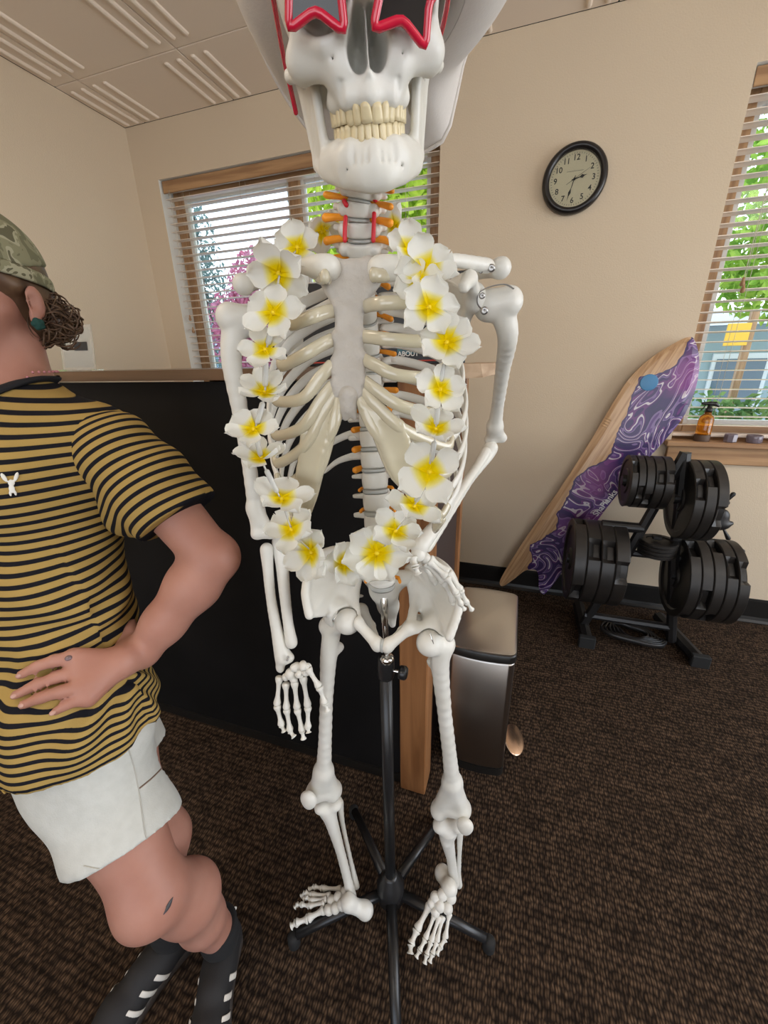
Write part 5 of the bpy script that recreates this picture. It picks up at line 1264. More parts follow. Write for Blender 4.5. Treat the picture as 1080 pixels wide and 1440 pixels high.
# ================================================================== weight tree and plates
M_rack = mat('black_powder_coat', (.012, .011, .011), .4)
M_plate = mat('black_rubber_plate', (.013, .0115, .0105), .42, noise=(20, (.022, .018, .015), .6), bump=(90, .15, .002))
YR = 1.925
apex = W(944, 652, y=YR); footR = W(956, 880, y=YR); footL = W(826, 850, y=YR)
apex = np.array([apex[0], YR, .90]); xR = W(955, 860, y=YR)[0]; xL = .36
TRK = thing('weight_plate_rack', 'black A frame weight tree standing in front of the surfboard', 'weight rack', (.62, YR, 0))
TO = np.array(TRK.location)
def tk(name, P, r, rb=None, seg=4, up=(0, 1, 0)):
    V, Fc = sweep(np.array(P)-TO, r, rb, up=up, seg=seg, round_caps=False); 
    o = mesh_obj(name, V, Fc, M_rack, TRK, False); return o
topP = np.array([.66, YR, .93]); 
tk('right_leg', [(xR, YR-.0, .03), (.715, YR, .45), tuple(topP)], .022, .022, 8)
tk('left_leg', [(.40, YR, .03), (.53, YR, .45), tuple(topP)], .022, .022, 8)
tk('cross_bar', [(.40, YR, .10), (xR, YR, .10)], .018, .018, 8, (0, 0, 1)); tk('cross_bar', [(.535, YR, .46), (.735, YR, .46)], .016, .016, 8, (0, 0, 1))
for x in (.405, xR):
    f0 = (x, YR+.20, .03); f1 = (x+(.0 if x < .5 else .075), 1.80, .03)
    V, Fc = sweep(np.array([f0, f1])-TO, .030, .028, seg=8, round_caps=False); fb = mesh_obj('foot_bar', V, Fc, M_rack, TRK, False)
    box_obj('end_cap', -.036, .036, -.015, .015, 0, .06, MATS['black_rubber'], fb, bev=.004, M=Matrix.Translation(Vector(f1)-Vector(TO)-Vector((0, 0, .03))))
PEG = {'UL': (np.array([.628, YR, .80]), -1, .178), 'UR': (np.array([.655, YR, .735]), 1, .185), 'LL': (np.array([.515, YR, .40]), -1, .235), 'LR': (np.array([.715, YR, .375]), 1, .23), 'BL': (np.array([.57, YR, .585]), -1, .165)}
for q, (p, s, L_) in PEG.items():
    tk('peg', [tuple(p), tuple(p+np.array([s*L_, 0, 0]))], .0235, .0235, 14, (0, 0, 1))
def plate_mesh(r, th, notch):
    seg = 72; V = []; Fc = []
    prof = [(.026, -th*.42), (.026, th*.42), (.05, th*.5), (.055, th*.30), (r*.80, th*.30), (r*.84, th*.5), (r-.004, th*.5), (r, th*.42), (r, 0.0), (r, -th*.42), (r-.004, -th*.5), (r*.84, -th*.5), (r*.80, -th*.30), (.055, -th*.30), (.05, -th*.5)]
    n = len(prof)
    for k_ in range(seg):
        a = 2*PI*k_/seg
        nt_ = notch and (k_ % 24) < 5
        for i, (pr_, z) in enumerate(prof):
            if nt_ and 5 <= i <= 8: pr_ = pr_-.030*min(1, r/.2) if i > 5 else pr_
            V.append((z, pr_*math.cos(a), pr_*math.sin(a)))
    for k_ in range(seg):
        l = (k_+1) % seg
        for i in range(n): j_ = (i+1) % n; Fc.append((k_*n+i, k_*n+j_, l*n+j_, l*n+i))
    o = mesh_obj('tmp', V, Fc, M_plate); bm = bmesh.new(); bm.from_mesh(o.data); bmesh.ops.recalc_face_normals(bm, faces=bm.faces[:]); bm.to_mesh(o.data); bm.free()
    me = o.data; bpy.data.objects.remove(o); me.set_sharp_from_angle(angle=math.radians(35)); return me
PM = {}
HUBM = None
def plates(peg, r, ths, start, where, gap=.0015, notch=True):
    p, s, L_ = PEG[peg]; x = p[0]+s*start
    order = ['innermost', 'second', 'third', 'fourth', 'fifth', 'sixth']
    for i, th in enumerate(ths):
        key = (r, th)
        if key not in PM: PM[key] = plate_mesh(r, th, notch)
        c = np.array([x+s*(th/2), p[1], p[2]-.002]); x += s*(th+gap)
        nm = 'outermost' if i == len(ths)-1 else order[i]
        o = bpy.data.objects.new('weight_plate', PM[key]); link(o); o.location = c; o.rotation_euler = (random.uniform(0, 6.28), 0, 0)
        tag(o, '%s %s black weight plate on the %s peg of the rack' % ('small' if r < .13 else ('medium' if r < .17 else 'large'), nm, where), 'weight plate', 'weight plates on the rack')
plates('UL', .112, [.034, .034, .030, .026, .024], .012, 'upper surfboard side')
plates('UR', .168, [.036, .036, .036], .018, 'upper window side')
plates('LL', .195, [.054, .054, .054, .050], .012, 'lower surfboard side')
plates('LR', .182, [.040, .040, .040, .040, .038], .012, 'lower window side')
# little stack of change plates on the middle cross bar
zz = .478
for i in range(4):
    V, Fc = lathe([(.006, 0), (.070, 0), (.074, .003), (.074, .013), (.070, .016), (.052, .0165), (.05, .012), (.006, .012)], 40); o = mesh_obj('change_plate', V, Fc, M_plate); o.data.set_sharp_from_angle(angle=.6); o.location = (.635, YR-.02, zz); zz += .0172
    tag(o, ['bottom', 'second', 'third', 'top'][i]+' small black change plate in the little stack inside the rack frame', 'weight plate', 'small change plates in the rack')
o = box_obj('loading_grip', -.018, .018, -.010, .010, 0, .020, M_rack, bev=.004); o.location = (.625, YR-.02, zz); tag(o, 'small black grip block lying on the stack of change plates', 'grip')
# black strap coil on the floor below the rack
pts = []
for i in range(90):
    a = i*.42; r = .055+.055*(i/90)+.012*math.sin(i*1.3); pts.append((.62+1.25*r*math.cos(a), 1.93+r*math.sin(a)*.9, .014+.012*(i % 15)/15+.03*abs(math.sin(i*.21))))
o = tube_obj('resistance_strap', pts, .006, M_rack, None, rb=.012, sm=3, seg=8); tag(o, 'black resistance strap coiled on the carpet under the rack', 'strap')
# collars and clips hung behind the right plates
CP = thing('suspension_trainer', 'black straps and clips hanging behind the rack under the window', 'clips', W(1020, 720, y=2.08))
CO = np.array(CP.location)
def cq(px, py): return W(px, py, y=2.08)-CO
q = Solid(); q.chain([cq(1003, 709), cq(1014, 702), cq(1022, 707)], [.014, .020, .012], .012); q.ell(cq(1013, 704), (.026, .02, .016), k=.01); solid_obj('clip_head', q, .003, M_rack, CP)
q = Solid(); q.ell(cq(1014, 728), (.032, .02, .042)); q.ell(cq(1008, 738), (.05, .022, .026), k=.02); q.cap(cq(1020, 738), cq(1028, 736), .014, .010, k=.01); solid_obj('pulley_body', q, .003, M_rack, CP)
for a, b in (((1016, 702), (1019, 693)), ((1023, 704), (1031, 695)), ((1018, 745), (1024, 757)), ((1034, 768), (1044, 775))):
    tube_obj('clip', [cq(*a), cq(*b)], [.005, .010], M_rack, CP, seg=10)
tube_obj('strap', [cq(1024, 757), cq(1028, 764), cq(1034, 768)], .004, M_rack, CP, seg=8)
tube_obj('wall_bracket', [cq(1012, 703), cq(1012, 703)+np.array([.0, .08, .02]), cq(1012, 703)+np.array([.0, YB-2.08-.004, .02])], .007, M_rack, CP, seg=10)
V, Fc = lathe([(.028, 0), (.028, .005), (.024, .007)], 24, M4(frame_from((0, -1, 0)), cq(1012, 703)+np.array([0, YB-2.08-.001, .02]))); mesh_obj('wall_plate', V, Fc, M_rack, CP)

# ================================================================== things on the sill
ZS = W2[2]+.002
bx = .822
SBT = thing('spray_bottle', 'amber glass spray bottle with a black trigger head on the window sill', 'bottle', (bx, YB-.012, ZS))
M_amber = mat('amber_glass', (.95, .40, .03), .05, trans=.9)
V, Fc = lathe([(.024, 0), (.029, .003), (.030, .010), (.030, .095), (.026, .112), (.014, .124), (.0125, .138)], 32); mesh_obj('glass_body', V, Fc, M_amber, SBT)
V, Fc = lathe([(.0305, .0), (.0312, .002), (.0312, .028), (.0305, .03)], 32); mesh_obj('silicone_boot', V, Fc[:-2], mat('brown_boot', (.09, .05, .03), .6), SBT)
V, Fc = lathe([(.0145, .132), (.0145, .146), (.011, .149), (.009, .156)], 20); hd = mesh_obj('collar', V, Fc, M_black, SBT)
q = Solid(); q.chain([(-.030, 0, .170), (.0, 0, .170), (.018, 0, .168), (.034, 0, .158)], [.006, .009, .0095, .005], .004); q.cap((0, 0, .150), (0, 0, .168), .008, k=.004); tg = solid_obj('trigger_head', q, .0018, M_black, SBT)
tube_obj('trigger', [(-.016, 0, .164), (-.022, 0, .150), (-.030, 0, .141)], .0028, M_black, tg, seg=8)
M_smoke = mat('smoky_glass', (.42, .36, .42), .08, trans=.6); M_smokel = mat('jar_wax', (.20, .15, .20), .5)
for k_, (px, r, hh, lb) in enumerate(((1022, .026, .036, 'small faceted smoky glass jar beside the spray bottle'), (1052, .030, .034, 'wide smoky glass jar between two smaller jars on the sill'), (1078, .020, .028, 'smallest smoky glass jar at the end of the row on the sill'))):
    p = W(px, 620, z=ZS); t = thing('candle_jar', lb, 'jar', (p[0], YB-.02, ZS), 'glass jars on the sill'); n_ = 8 if k_ == 0 else 28
    V, Fc = lathe([(r*.85, 0), (r, .004), (r, hh-.003), (r*.95, hh), (r*.86, hh), (r*.86, .008)], n_); mesh_obj('jar_glass', V, Fc, M_smoke, t, k_ != 0)
    V, Fc = lathe([(r*.83, .0085), (r*.83, hh*.62)], n_); mesh_obj('wax', V, Fc, M_smokel, t, False)

# ================================================================== person
from mathutils.bvhtree import BVHTree
M_skin = bpy.data.materials.new('skin'); M_skin.use_nodes = True
nt = M_skin.node_tree; b = nt.nodes['Principled BSDF']; b.inputs['Roughness'].default_value = .48; b.inputs['Specular IOR Level'].default_value = .35
b.inputs['Subsurface Weight'].default_value = .12; b.inputs['Subsurface Radius'].default_value = (.012, .005, .003); b.inputs['Subsurface Scale'].default_value = .5
n1 = nt.nodes.new('ShaderNodeTexNoise'); n1.inputs['Scale'].default_value = 9; n1.inputs['Detail'].default_value = 4; tc = nt.nodes.new('ShaderNodeTexCoord'); nt.links.new(tc.outputs['Object'], n1.inputs[0])
r_ = nt.nodes.new('ShaderNodeValToRGB'); r_.color_ramp.elements[0].position = .35; r_.color_ramp.elements[0].color = (.40, .185, .135, 1); r_.color_ramp.elements[1].position = .68; r_.color_ramp.elements[1].color = (.48, .245, .185, 1)
nt.links.new(n1.outputs['Fac'], r_.inputs[0]); nt.links.new(r_.outputs[0], b.inputs['Base Color'])
n2 = nt.nodes.new('ShaderNodeTexNoise'); n2.inputs['Scale'].default_value = 260; nt.links.new(tc.outputs['Object'], n2.inputs[0]); bu = nt.nodes.new('ShaderNodeBump'); bu.inputs['Strength'].default_value = .12; bu.inputs['Distance'].default_value = .001; nt.links.new(n2.outputs['Fac'], bu.inputs['Height']); nt.links.new(bu.outputs[0], b.inputs['Normal'])
M_stripe = bpy.data.materials.new('striped_jersey'); M_stripe.use_nodes = True
nt = M_stripe.node_tree; b = nt.nodes['Principled BSDF']; b.inputs['Roughness'].default_value = .92; b.inputs['Specular IOR Level'].default_value = .15
at = nt.nodes.new('ShaderNodeAttribute'); at.attribute_name = 'stripe'; fr = nt.nodes.new('ShaderNodeMath'); fr.operation = 'FRACT'; nt.links.new(at.outputs['Fac'], fr.inputs[0])
rp = nt.nodes.new('ShaderNodeValToRGB'); e = rp.color_ramp.elements; e[0].position = .0; e[0].color = (.40, .27, .085, 1); e[1].position = .54; e[1].color = (.40, .27, .085, 1)
for p_, c_ in ((.58, (.010, .010, .014, 1)), (.96, (.010, .010, .014, 1)), (1.0, (.40, .27, .085, 1))): q = e.new(p_); q.color = c_
nt.links.new(fr.outputs[0], rp.inputs[0]); nt.links.new(rp.outputs[0], b.inputs['Base Color'])
n2 = nt.nodes.new('ShaderNodeTexNoise'); n2.inputs['Scale'].default_value = 500; tc = nt.nodes.new('ShaderNodeTexCoord'); nt.links.new(tc.outputs['Object'], n2.inputs[0]); bu = nt.nodes.new('ShaderNodeBump'); bu.inputs['Strength'].default_value = .3; bu.inputs['Distance'].default_value = .001; nt.links.new(n2.outputs['Fac'], bu.inputs['Height']); nt.links.new(bu.outputs[0], b.inputs['Normal'])
M_navy = mat('black_rib_knit', (.010, .010, .013), .9, bump=(300, .3, .001))
M_denim = mat('white_denim', (.60, .60, .56), .85, noise=(60, (.53, .53, .49), .6), bump=(420, .35, .0012))
M_hair = mat('brown_hair', (.085, .045, .026), .45, noise=(30, (.17, .10, .055), .8))
M_camo = bpy.data.materials.new('camo_cotton'); M_camo.use_nodes = True
nt = M_camo.node_tree; b = nt.nodes['Principled BSDF']; b.inputs['Roughness'].default_value = .9
n1 = nt.nodes.new('ShaderNodeTexNoise'); n1.inputs['Scale'].default_value = 32; n1.inputs['Detail'].default_value = 2; n1.inputs['Distortion'].default_value = .8; tc = nt.nodes.new('ShaderNodeTexCoord'); nt.links.new(tc.outputs['Object'], n1.inputs[0])
rp = nt.nodes.new('ShaderNodeValToRGB'); rp.color_ramp.interpolation = 'CONSTANT'; e = rp.color_ramp.elements; e[0].position = 0; e[0].color = (.17, .165, .095, 1); e[1].position = .46; e[1].color = (.26, .25, .15, 1); q = e.new(.58); q.color = (.40, .38, .26, 1); q = e.new(.66); q.color = (.13, .12, .07, 1)
nt.links.new(n1.outputs['Fac'], rp.inputs[0]); nt.links.new(rp.outputs[0], b.inputs['Base Color'])
M_shoe = mat('black_suede', (.014, .013, .014), .75, bump=(300, .25, .001)); M_shoew = mat('white_leather', (.70, .66, .60), .5); M_sole = mat('dark_gum_sole', (.05, .04, .035), .6); M_sock = mat('black_sock', (.010, .010, .011), .95, bump=(500, .4, .001))

lower = W(128, 1000, z=.78)
PER = thing('person', 'person in a yellow and black striped tee and white shorts, hand on hip', 'person', (-.62, .34, 0))
PO = np.array(PER.location)
def Q(px, py, d): return Dp(px, py, d)-PO
FD = np.array([-.16, -.987, 0]); LFT = np.array([.987, -.16, 0]); BASE = np.column_stack([LFT, -FD, UP])    # x left, y back, z up
NB = Q(30, 545, .735); LS = Q(140, 597, .69); RS = NB+(NB-LS)*np.array([1.0, .8, 1]); RS[2] = LS[2]-.01
CH = Q(62, 690, .745); WA = Q(82, 850, .735); PV = Q(100, 985, .71)
ELB = Q(300, 786, .715); WRI = Q(190, 922, .635)
LH = Q(108, 1030, .715); LK = Q(214, 1258, .70); LAn = Q(308, 1312, .905)
RH = PV-LFT*.075-UP*.06-FD*.05; RA = W(238, 1300, z=.105)-PO; RK = RA+np.array([-.005, .025, .35])
EAR = Q(44, 430, .70); HC = EAR-LFT*.072+FD*.036+UP*.022
tilt = rotm('X', 0)
# ---- shirt: torso and sleeve
tor = Solid()
tor.ell(CH, (.158, .112, .175), BASE); tor.ell(WA, (.142, .112, .15), BASE, k=.06); tor.ell(PV-UP*.01, (.160, .122, .13), BASE, k=.06); tor.ell(PV-UP*.09+FD*.01, (.168, .132, .12), BASE, k=.05)
tor.ell(CH+FD*.055+UP*.02+LFT*.06, (.075, .075, .075), BASE, k=.05); tor.ell(CH+FD*.055+UP*.02-LFT*.06, (.075, .075, .075), BASE, k=.05)
tor.cap(NB-UP*.035, LS-UP*.03-LFT*.03, .055, .062, k=.05); tor.cap(NB-UP*.035, RS-UP*.03+LFT*.03, .055, .062, k=.05)
tor.cap(LS-UP*.035-LFT*.02, LS-UP*.08-LFT*.02, .066, .066, k=.03)
hemc = PV-UP*.030; hn = UP+FD*.06-LFT*.02; hn /= np.linalg.norm(hn); fh = frame_from(hn, LFT)
tor.box(hemc-hn*.30, (.5, .5, .30), fh, .004, sub=True)
# folds gathered towards the hand on the hip
for k_ in range(9):
    a = Q(150+4*k_, 872+10*k_, .62); bpt = Q(10-12*k_, 850+22*k_, .60); tor.cap(a, bpt, .003, .006, k=.02, sub=(k_ % 2 == 1)) if False else None
NAX = UP*.80+FD*.60; NAX /= np.linalg.norm(NAX); NC = NB+FD*.012-LFT*.010-UP*.012; tor.cap(NC-NAX*.05, NC+NAX*.30, .066, .075, k=.004, sub=True)
V, Fq = tor.mesh(.0062); V = lap(V, Fq, 6)
# cloth folds: displace along normals with drifting waves
def vnorm(V, Fq):
    n = np.zeros_like(V); fn = np.cross(V[Fq[:, 1]]-V[Fq[:, 0]], V[Fq[:, 2]]-V[Fq[:, 0]])
    for i in range(Fq.shape[1]): np.add.at(n, Fq[:, i], fn)
    return n/(np.linalg.norm(n, axis=1)[:, None]+1e-12)
wr = WRI-V; dist = np.linalg.norm(wr, axis=1); ang = np.arctan2(wr[:, 2], np.hypot(wr[:, 0], wr[:, 1])*np.sign(wr@FD+1e-9))
amp = .006*np.exp(-((dist-.10)/.10)**2); lowz = np.clip((WA[2]+.02-V[:, 2])/.15, 0, 1)
N_ = vnorm(V, Fq); V = V+N_*(amp*np.sin(ang*14)+.0035*lowz*np.sin(np.arctan2(V@LFT-PV@LFT, V@FD-PV@FD)*9+V[:, 2]*12))[:, None]
def stripe_mesh(name, V, Fq, val, parent):
    o = fast_mesh(name, V, Fq, M_stripe, parent); a = o.data.attributes.new('stripe', 'FLOAT', 'POINT'); a.data.foreach_set('value', np.ascontiguousarray(val, np.float32)); return o
PITCH = .0158
sag = V[:, 2]+.010*np.exp(-((V@LFT-CH@LFT-.12)/.08)**2)*np.clip((V[:, 2]-WA[2])/.2, 0, 1)-.022*np.exp(-((dist)/.13)**2)*np.sign(V[:, 2]-WRI[2]+.03)*.6-.07*np.clip((PV[2]+.05-V[:, 2])/.12, 0, 1)*np.clip((V@LFT-PV@LFT+.05)/.25, -.3, 1)*.8
shirt = stripe_mesh('t_shirt', V, Fq, sag/PITCH, PER)
UA = ELB-LS; UAn = UA/np.linalg.norm(UA)
slv = Solid(); slv.chain([LS-UP*.035-LFT*.035, LS-UP*.02+UAn*.03, LS+UAn*.13, LS+UAn*.34], [.064, .066, .071, .080], .01)
slv.ell(LS-UP*.10+UAn*.06-LFT*.01, (.05, .055, .06), BASE, k=.04)
cutp = LS+UAn*.205; cn = UAn+UP*(-.10)+LFT*.02; cn /= np.linalg.norm(cn); slv.box(cutp+cn*.25, (.3, .3, .25), frame_from(cn, LFT), .003, sub=True)
Vs, Fs = slv.mesh(.005); Vs = lap(Vs, Fs, 3); Ns = vnorm(Vs, Fs)
al = (Vs-LS)@UAn; Vs = Vs+Ns*(.0018*np.sin(al*70+Vs[:, 1]*30))[:, None]
sl = stripe_mesh('sleeve', Vs, Fs, (al+.006*np.sin(Vs[:, 1]*25))/PITCH, shirt)
# collar band around the neck opening
def bvh(objs):
    vs = []; fs = []
    for V_b, F_b in objs: o_ = len(vs); vs += [tuple(v) for v in V_b]; fs += [tuple(int(i)+o_ for i in f) for f in F_b]
    return BVHTree.FromPolygons(vs, fs)
BV = bvh([(V, Fq)])
fN = frame_from(NAX, LFT); cR = []
for k_ in range(48):
    a = 2*PI*k_/48; o_ = NC+fN@np.array([.079*math.cos(a), .079*math.sin(a), .25]); h_ = BV.ray_cast(Vector(o_), Vector(-NAX)); cR.append(np.array(h_[0]) if h_[0] is not None and (np.array(h_[0])-NC).dot(NAX) > -.09 else None)
good = [i for i, p in enumerate(cR) if p is not None]
cR = np.array([cR[min(good, key=lambda g: min(abs(g-i), 48-abs(g-i)))] for i in range(48)])
cR = (np.roll(cR, 1, 0)+2*cR+np.roll(cR, -1, 0))/4
tube_obj('collar', cR+NAX*.003, .0155, M_navy, shirt, rb=.0055, closed=True, seg=10, up=NAX)
camL = Vector(CAMP-PO)
def hit(tree, px, py, lift=0.0):
    r = Vector(ray(px, py)); r.normalize(); h_ = tree.ray_cast(camL, r)
    return None if h_[0] is None else (np.array(h_[0]-r*lift), np.array(h_[1]))
# ---- body with arm and hand, legs, head: one continuous figure
bd = Solid()
bd.ell(HC+UP*.035, (.073, .093, .085), BASE); bd.ell(HC+FD*.03-UP*.02, (.062, .066, .085), BASE, k=.03)
bd.cap(HC+FD*.055-UP*.082-LFT*.018, HC+FD*.055-UP*.082+LFT*.018, .022, .022, k=.025)
for s in (-1, 1): bd.cap(HC+LFT*.056*s-UP*.03+FD*.005, HC+LFT*.028*s-UP*.085+FD*.055, .018, .018, k=.02)
bd.cap(HC+FD*.088+UP*.018, HC+FD*.108-UP*.018, .008, .013, k=.012)
for s in (-1, 1):
    bd.ell(HC+FD*.088+LFT*.032*s+UP*.015, (.016, .012, .012), BASE, k=.012, sub=True); bd.ell(HC+FD*.078+LFT*.032*s+UP*.014, .0125, k=.002)
    bd.cap(HC+FD*.092+LFT*.014*s+UP*.034, HC+FD*.080+LFT*.050*s+UP*.036, .006, .005, k=.01)
bd.cap(HC+FD*.094-UP*.048-LFT*.018, HC+FD*.094-UP*.048+LFT*.018, .0055, .0055, k=.006); bd.cap(HC+FD*.095-UP*.059-LFT*.013, HC+FD*.095-UP*.059+LFT*.013, .006, .006, k=.006)
# ears
for s, E_ in ((1, EAR), (-1, EAR-LFT*.144)):
    ec = E_+LFT*.004*s
    bd.ell(ec+UP*.006-FD*.006, (.007, .017, .028), BASE@rotm('Z', 18*s), k=.004); bd.ell(ec-UP*.020+FD*.002, (.006, .009, .012), BASE, k=.006)
    bd.ell(ec+LFT*.008*s+UP*.005-FD*.002, (.006, .010, .017), BASE, k=.003, sub=True)
nk0 = HC-UP*.06-FD*.02; bd.cap(nk0, NB-UP*.01-LFT*.01, .048, .054, k=.03)
bd.cap(NB-UP*.03, LS-UP*.035-LFT*.03, .045, .05, k=.04); bd.cap(NB-UP*.03, RS-UP*.035+LFT*.03, .045, .05, k=.04)
bd.ell(CH, (.14, .095, .16), BASE, k=.04); bd.ell(WA, (.122, .092, .14), BASE, k=.05); bd.ell(PV-UP*.02, (.145, .105, .12), BASE, k=.05)
# left arm
bd.chain([LS-UP*.035-LFT*.01, LS+UAn*.16, ELB-UAn*.015], [.050, .046, .041], .02); bd.ell(ELB+HEAD*.006+LFT*.006, .037, k=.02)
WRI = Q(0, 0, 1); h_ = hit(BV, 200, 916, .040); WRI = h_[0] if h_ is not None else Q(200, 916, .62)
fa = WRI-ELB; bd.chain([ELB, ELB+fa*.28, ELB+fa*.7, WRI], [.040, .044, .034, .0265], .02)
# hand resting flat on the shirt
def onshirt(px, py, lift, dflt): 
    h_ = hit(BV, px, py, lift); return h_[0] if h_ is not None else Q(px, py, dflt)
KN = [(104, 924), (110, 946), (116, 966), (124, 981)]
TIPS = [(29, 949), (21, 978), (33, 991), (75, 1002)]
wp = onshirt(172, 930, .022, .60)
kn3 = [onshirt(x, y, .015, .58) for x, y in KN]
for i, kp in enumerate(kn3): bd.cap(wp, kp, .0190, .0115, k=.012)
bd.tri(wp, kn3[0], kn3[3], .0125, k=.012); bd.cap(WRI, wp, .0255, .020, k=.018)
FINGP = []
for i, (tp, kp) in enumerate(zip(TIPS, kn3)):
    pts = [kp]
    for t_ in (.36, .68, 1.0):
        x = KN[i][0]*(1-t_)+tp[0]*t_; y = KN[i][1]*(1-t_)+tp[1]*t_; y -= (5 if i < 2 else 3)*math.sin(t_*PI)
        pts.append(onshirt(x, y, .0135 if t_ < .5 else (.011 if t_ < .9 else .0085), .57))
    rd = [.0105, .0095, .0088, .0072] if i < 3 else [.0092, .0082, .0075, .0062]
    bd.chain(pts, rd, .0035); FINGP.append(pts)
th = [onshirt(176, 902, .010, .62), onshirt(184, 888, .004, .63), onshirt(186, 876, .002, .64)]
bd.chain([.6*wp+.4*th[0]]+th, [.018, .0125, .011, .008], .01)
# right arm hangs behind, hand leaning back on the counter
RE = RS+np.array([-.10, .07, -.24]); RW = RE+np.array([-.06, .06, -.16]); bd.chain([RS-UP*.035, RE, RW], [.05, .04, .03], .02)
hv = np.array([-.03, .06, -.03]); 
for i in range(4): o1 = RW+hv+np.array([-.03+.02*i, .02, 0]); bd.chain([RW, o1, o1+np.array([0, .03, -.03]), o1+np.array([0, .03, -.055])], [.02, .010, .009, .007], .006)
bd.chain([RW, RW+np.array([.04, .02, -.02]), RW+np.array([.05, .03, -.05])], [.02, .011, .008], .006)
# legs
for h_, kn, an in ((LH, LK, LAn), (RH, RK, RA)):
    bd.chain([h_, h_*.5+kn*.5, kn], [.084, .068, .052], .03)
    bd.ell(kn+FD*.010, (.047, .050, .052), BASE, k=.03)
    cf = .68*kn+.32*an-FD*.022; bd.chain([kn-FD*.006, cf, .35*kn+.65*an-FD*.006, an], [.050, .057, .043, .035], .02)
V, Fq = bd.mesh(.0046); V = lap(V, Fq, 2)
body = fast_mesh('body', V, Fq, M_skin, PER); BB = bvh([(V, Fq)])
# nails
for i, pts in enumerate(FINGP):
    d_ = pts[3]-pts[2]; d_ /= np.linalg.norm(d_); tocam = (CAMP-PO-pts[3]); tocam /= np.linalg.norm(tocam); nn = tocam-d_*tocam.dot(d_); nn /= np.linalg.norm(nn)
    q = Solid(); q.ell(pts[3]+nn*.0056-d_*.001, (.0038, .0048, .0016), np.column_stack([np.cross(d_, nn), d_, nn])); solid_obj('fingernail', q, .0010, MATS.get('nail') or mat('nail', (.52, .29, .23), .25), body, 1)
rg = FINGP[0][0]*.72+FINGP[0][1]*.28; rd_ = FINGP[0][1]-FINGP[0][0]; fr_ = frame_from(rd_, UP)
rp_ = [rg+fr_@np.array([.0112*math.cos(a), .0112*math.sin(a), 0]) for a in np.linspace(0, 2*PI, 24, endpoint=False)]
ring = tube_obj('ring', rp_, .0012, M_chrome, PER, closed=True, seg=8)
tcm = (CAMP-PO-rg); tcm /= np.linalg.norm(tcm); q = Solid(); q.ell(rg+tcm*.0125, (.0052, .0052, .0038)); solid_obj('stone', q, .0009, mat('ring_stone', (.30, .22, .24), .08, trans=.4), ring, 1)
# ---- shorts
sh = Solid()
sh.ell(PV-UP*.045, (.148, .110, .09), BASE)
hemL = LH*.34+LK*.66; hemR = RH*.45+RK*.55
sh.chain([LH-UP*.02, LH*.7+hemL*.3, hemL, LK], [.080, .090, .086, .082], .03); sh.chain([RH, hemR, RK], [.095, .085, .08], .03)
for h_, kn, hm in ((LH, LK, hemL), (RH, RK, hemR)):
    ax_ = (kn-h_)/np.linalg.norm(kn-h_); ax2 = ax_-LFT*.0+FD*.12; ax2 /= np.linalg.norm(ax2); sh.box(hm+ax2*.25, (.13, .13, .25), frame_from(ax2, LFT), .003, sub=True)
V, Fq = sh.mesh(.0056); V = lap(V, Fq, 3); N_ = vnorm(V, Fq)
V = V+N_*(.0030*np.sin(V[:, 2]*45+V[:, 0]*38)*np.clip((V[:, 2]-hemL[2])/.1, 0, 1))[:, None]
shorts = fast_mesh('shorts', V, Fq, M_denim, PER); BS = bvh([(V, Fq)])
M_seam = mat('seam_thread', (.50, .48, .43), .9); M_pock = mat('pocket_edge', (.22, .15, .11), .9)
def decal_line(tree, pts, r, m, parent, name, lift=.001, n=14):
    P = []
    pp = catmull(np.array([(x, y, 0) for x, y in pts], float), n)
    for x, y, _ in pp:
        h_ = hit(tree, x, y, lift)
        if h_ is not None: P.append(h_[0])
    if len(P) > 3: return tube_obj(name, np.array(P), r, m, parent, seg=6)
decal_line(BS, [(176, 1040), (186, 1070), (194, 1105), (199, 1135), (204, 1170), (209, 1192)], .0009, M_seam, shorts, 'side_seam')
decal_line(BS, [(197, 1108), (215, 1093), (232, 1075), (241, 1060), (240, 1048)], .0014, M_pock, shorts, 'pocket_edge')
decal_line(BS, [(118, 1218), (150, 1222), (185, 1208), (215, 1185), (238, 1158)], .0008, M_seam, shorts, 'hem_stitch')
# ---- chest emblem: small white animal
M_emb = mat('white_embroidery', (.80, .80, .76), .8)
h_ = hit(BVHTree.FromPolygons([tuple(v) for v in [p.co for p in shirt.data.vertices]], [tuple(p.vertices) for p in shirt.data.polygons]), 15, 680, .0012)
if h_ is not None:
    c, n_ = h_; rt = np.cross(UP, n_); rt /= np.linalg.norm(rt); up_ = np.cross(n_, rt); q = Solid(); Re = np.column_stack([rt, up_, n_])
    for (x, y, a, b_, rz) in ((-.006, .010, .0028, .0075, 18), (.008, .009, .0026, .0075, -24), (.001, .001, .0042, .0052, 0), (.0, -.008, .0038, .0065, 0), (-.003, -.015, .0016, .004, 0), (.003, -.015, .0016, .004, 0)):
        q.ell(c+rt*x+up_*y, (a, b_, .0014), Re@rotm('Z', rz), k=.001)
    solid_obj('emblem', q, .0009, M_emb, shirt, 0)
# ---- feather tattoo on the leg
P = [hit(BB, x, y, .0006) for x, y in ((243, 1262), (240, 1268), (237, 1274), (234, 1280), (230, 1286))]
if all(p is not None for p in P): tube_obj('tattoo', np.array([p[0] for p in P]), [.0006, .0030, .0040, .0028, .0005], mat('tattoo_ink', (.055, .05, .055), .5), body, rb=.0006, sm=4, seg=8, up=P[2][1])
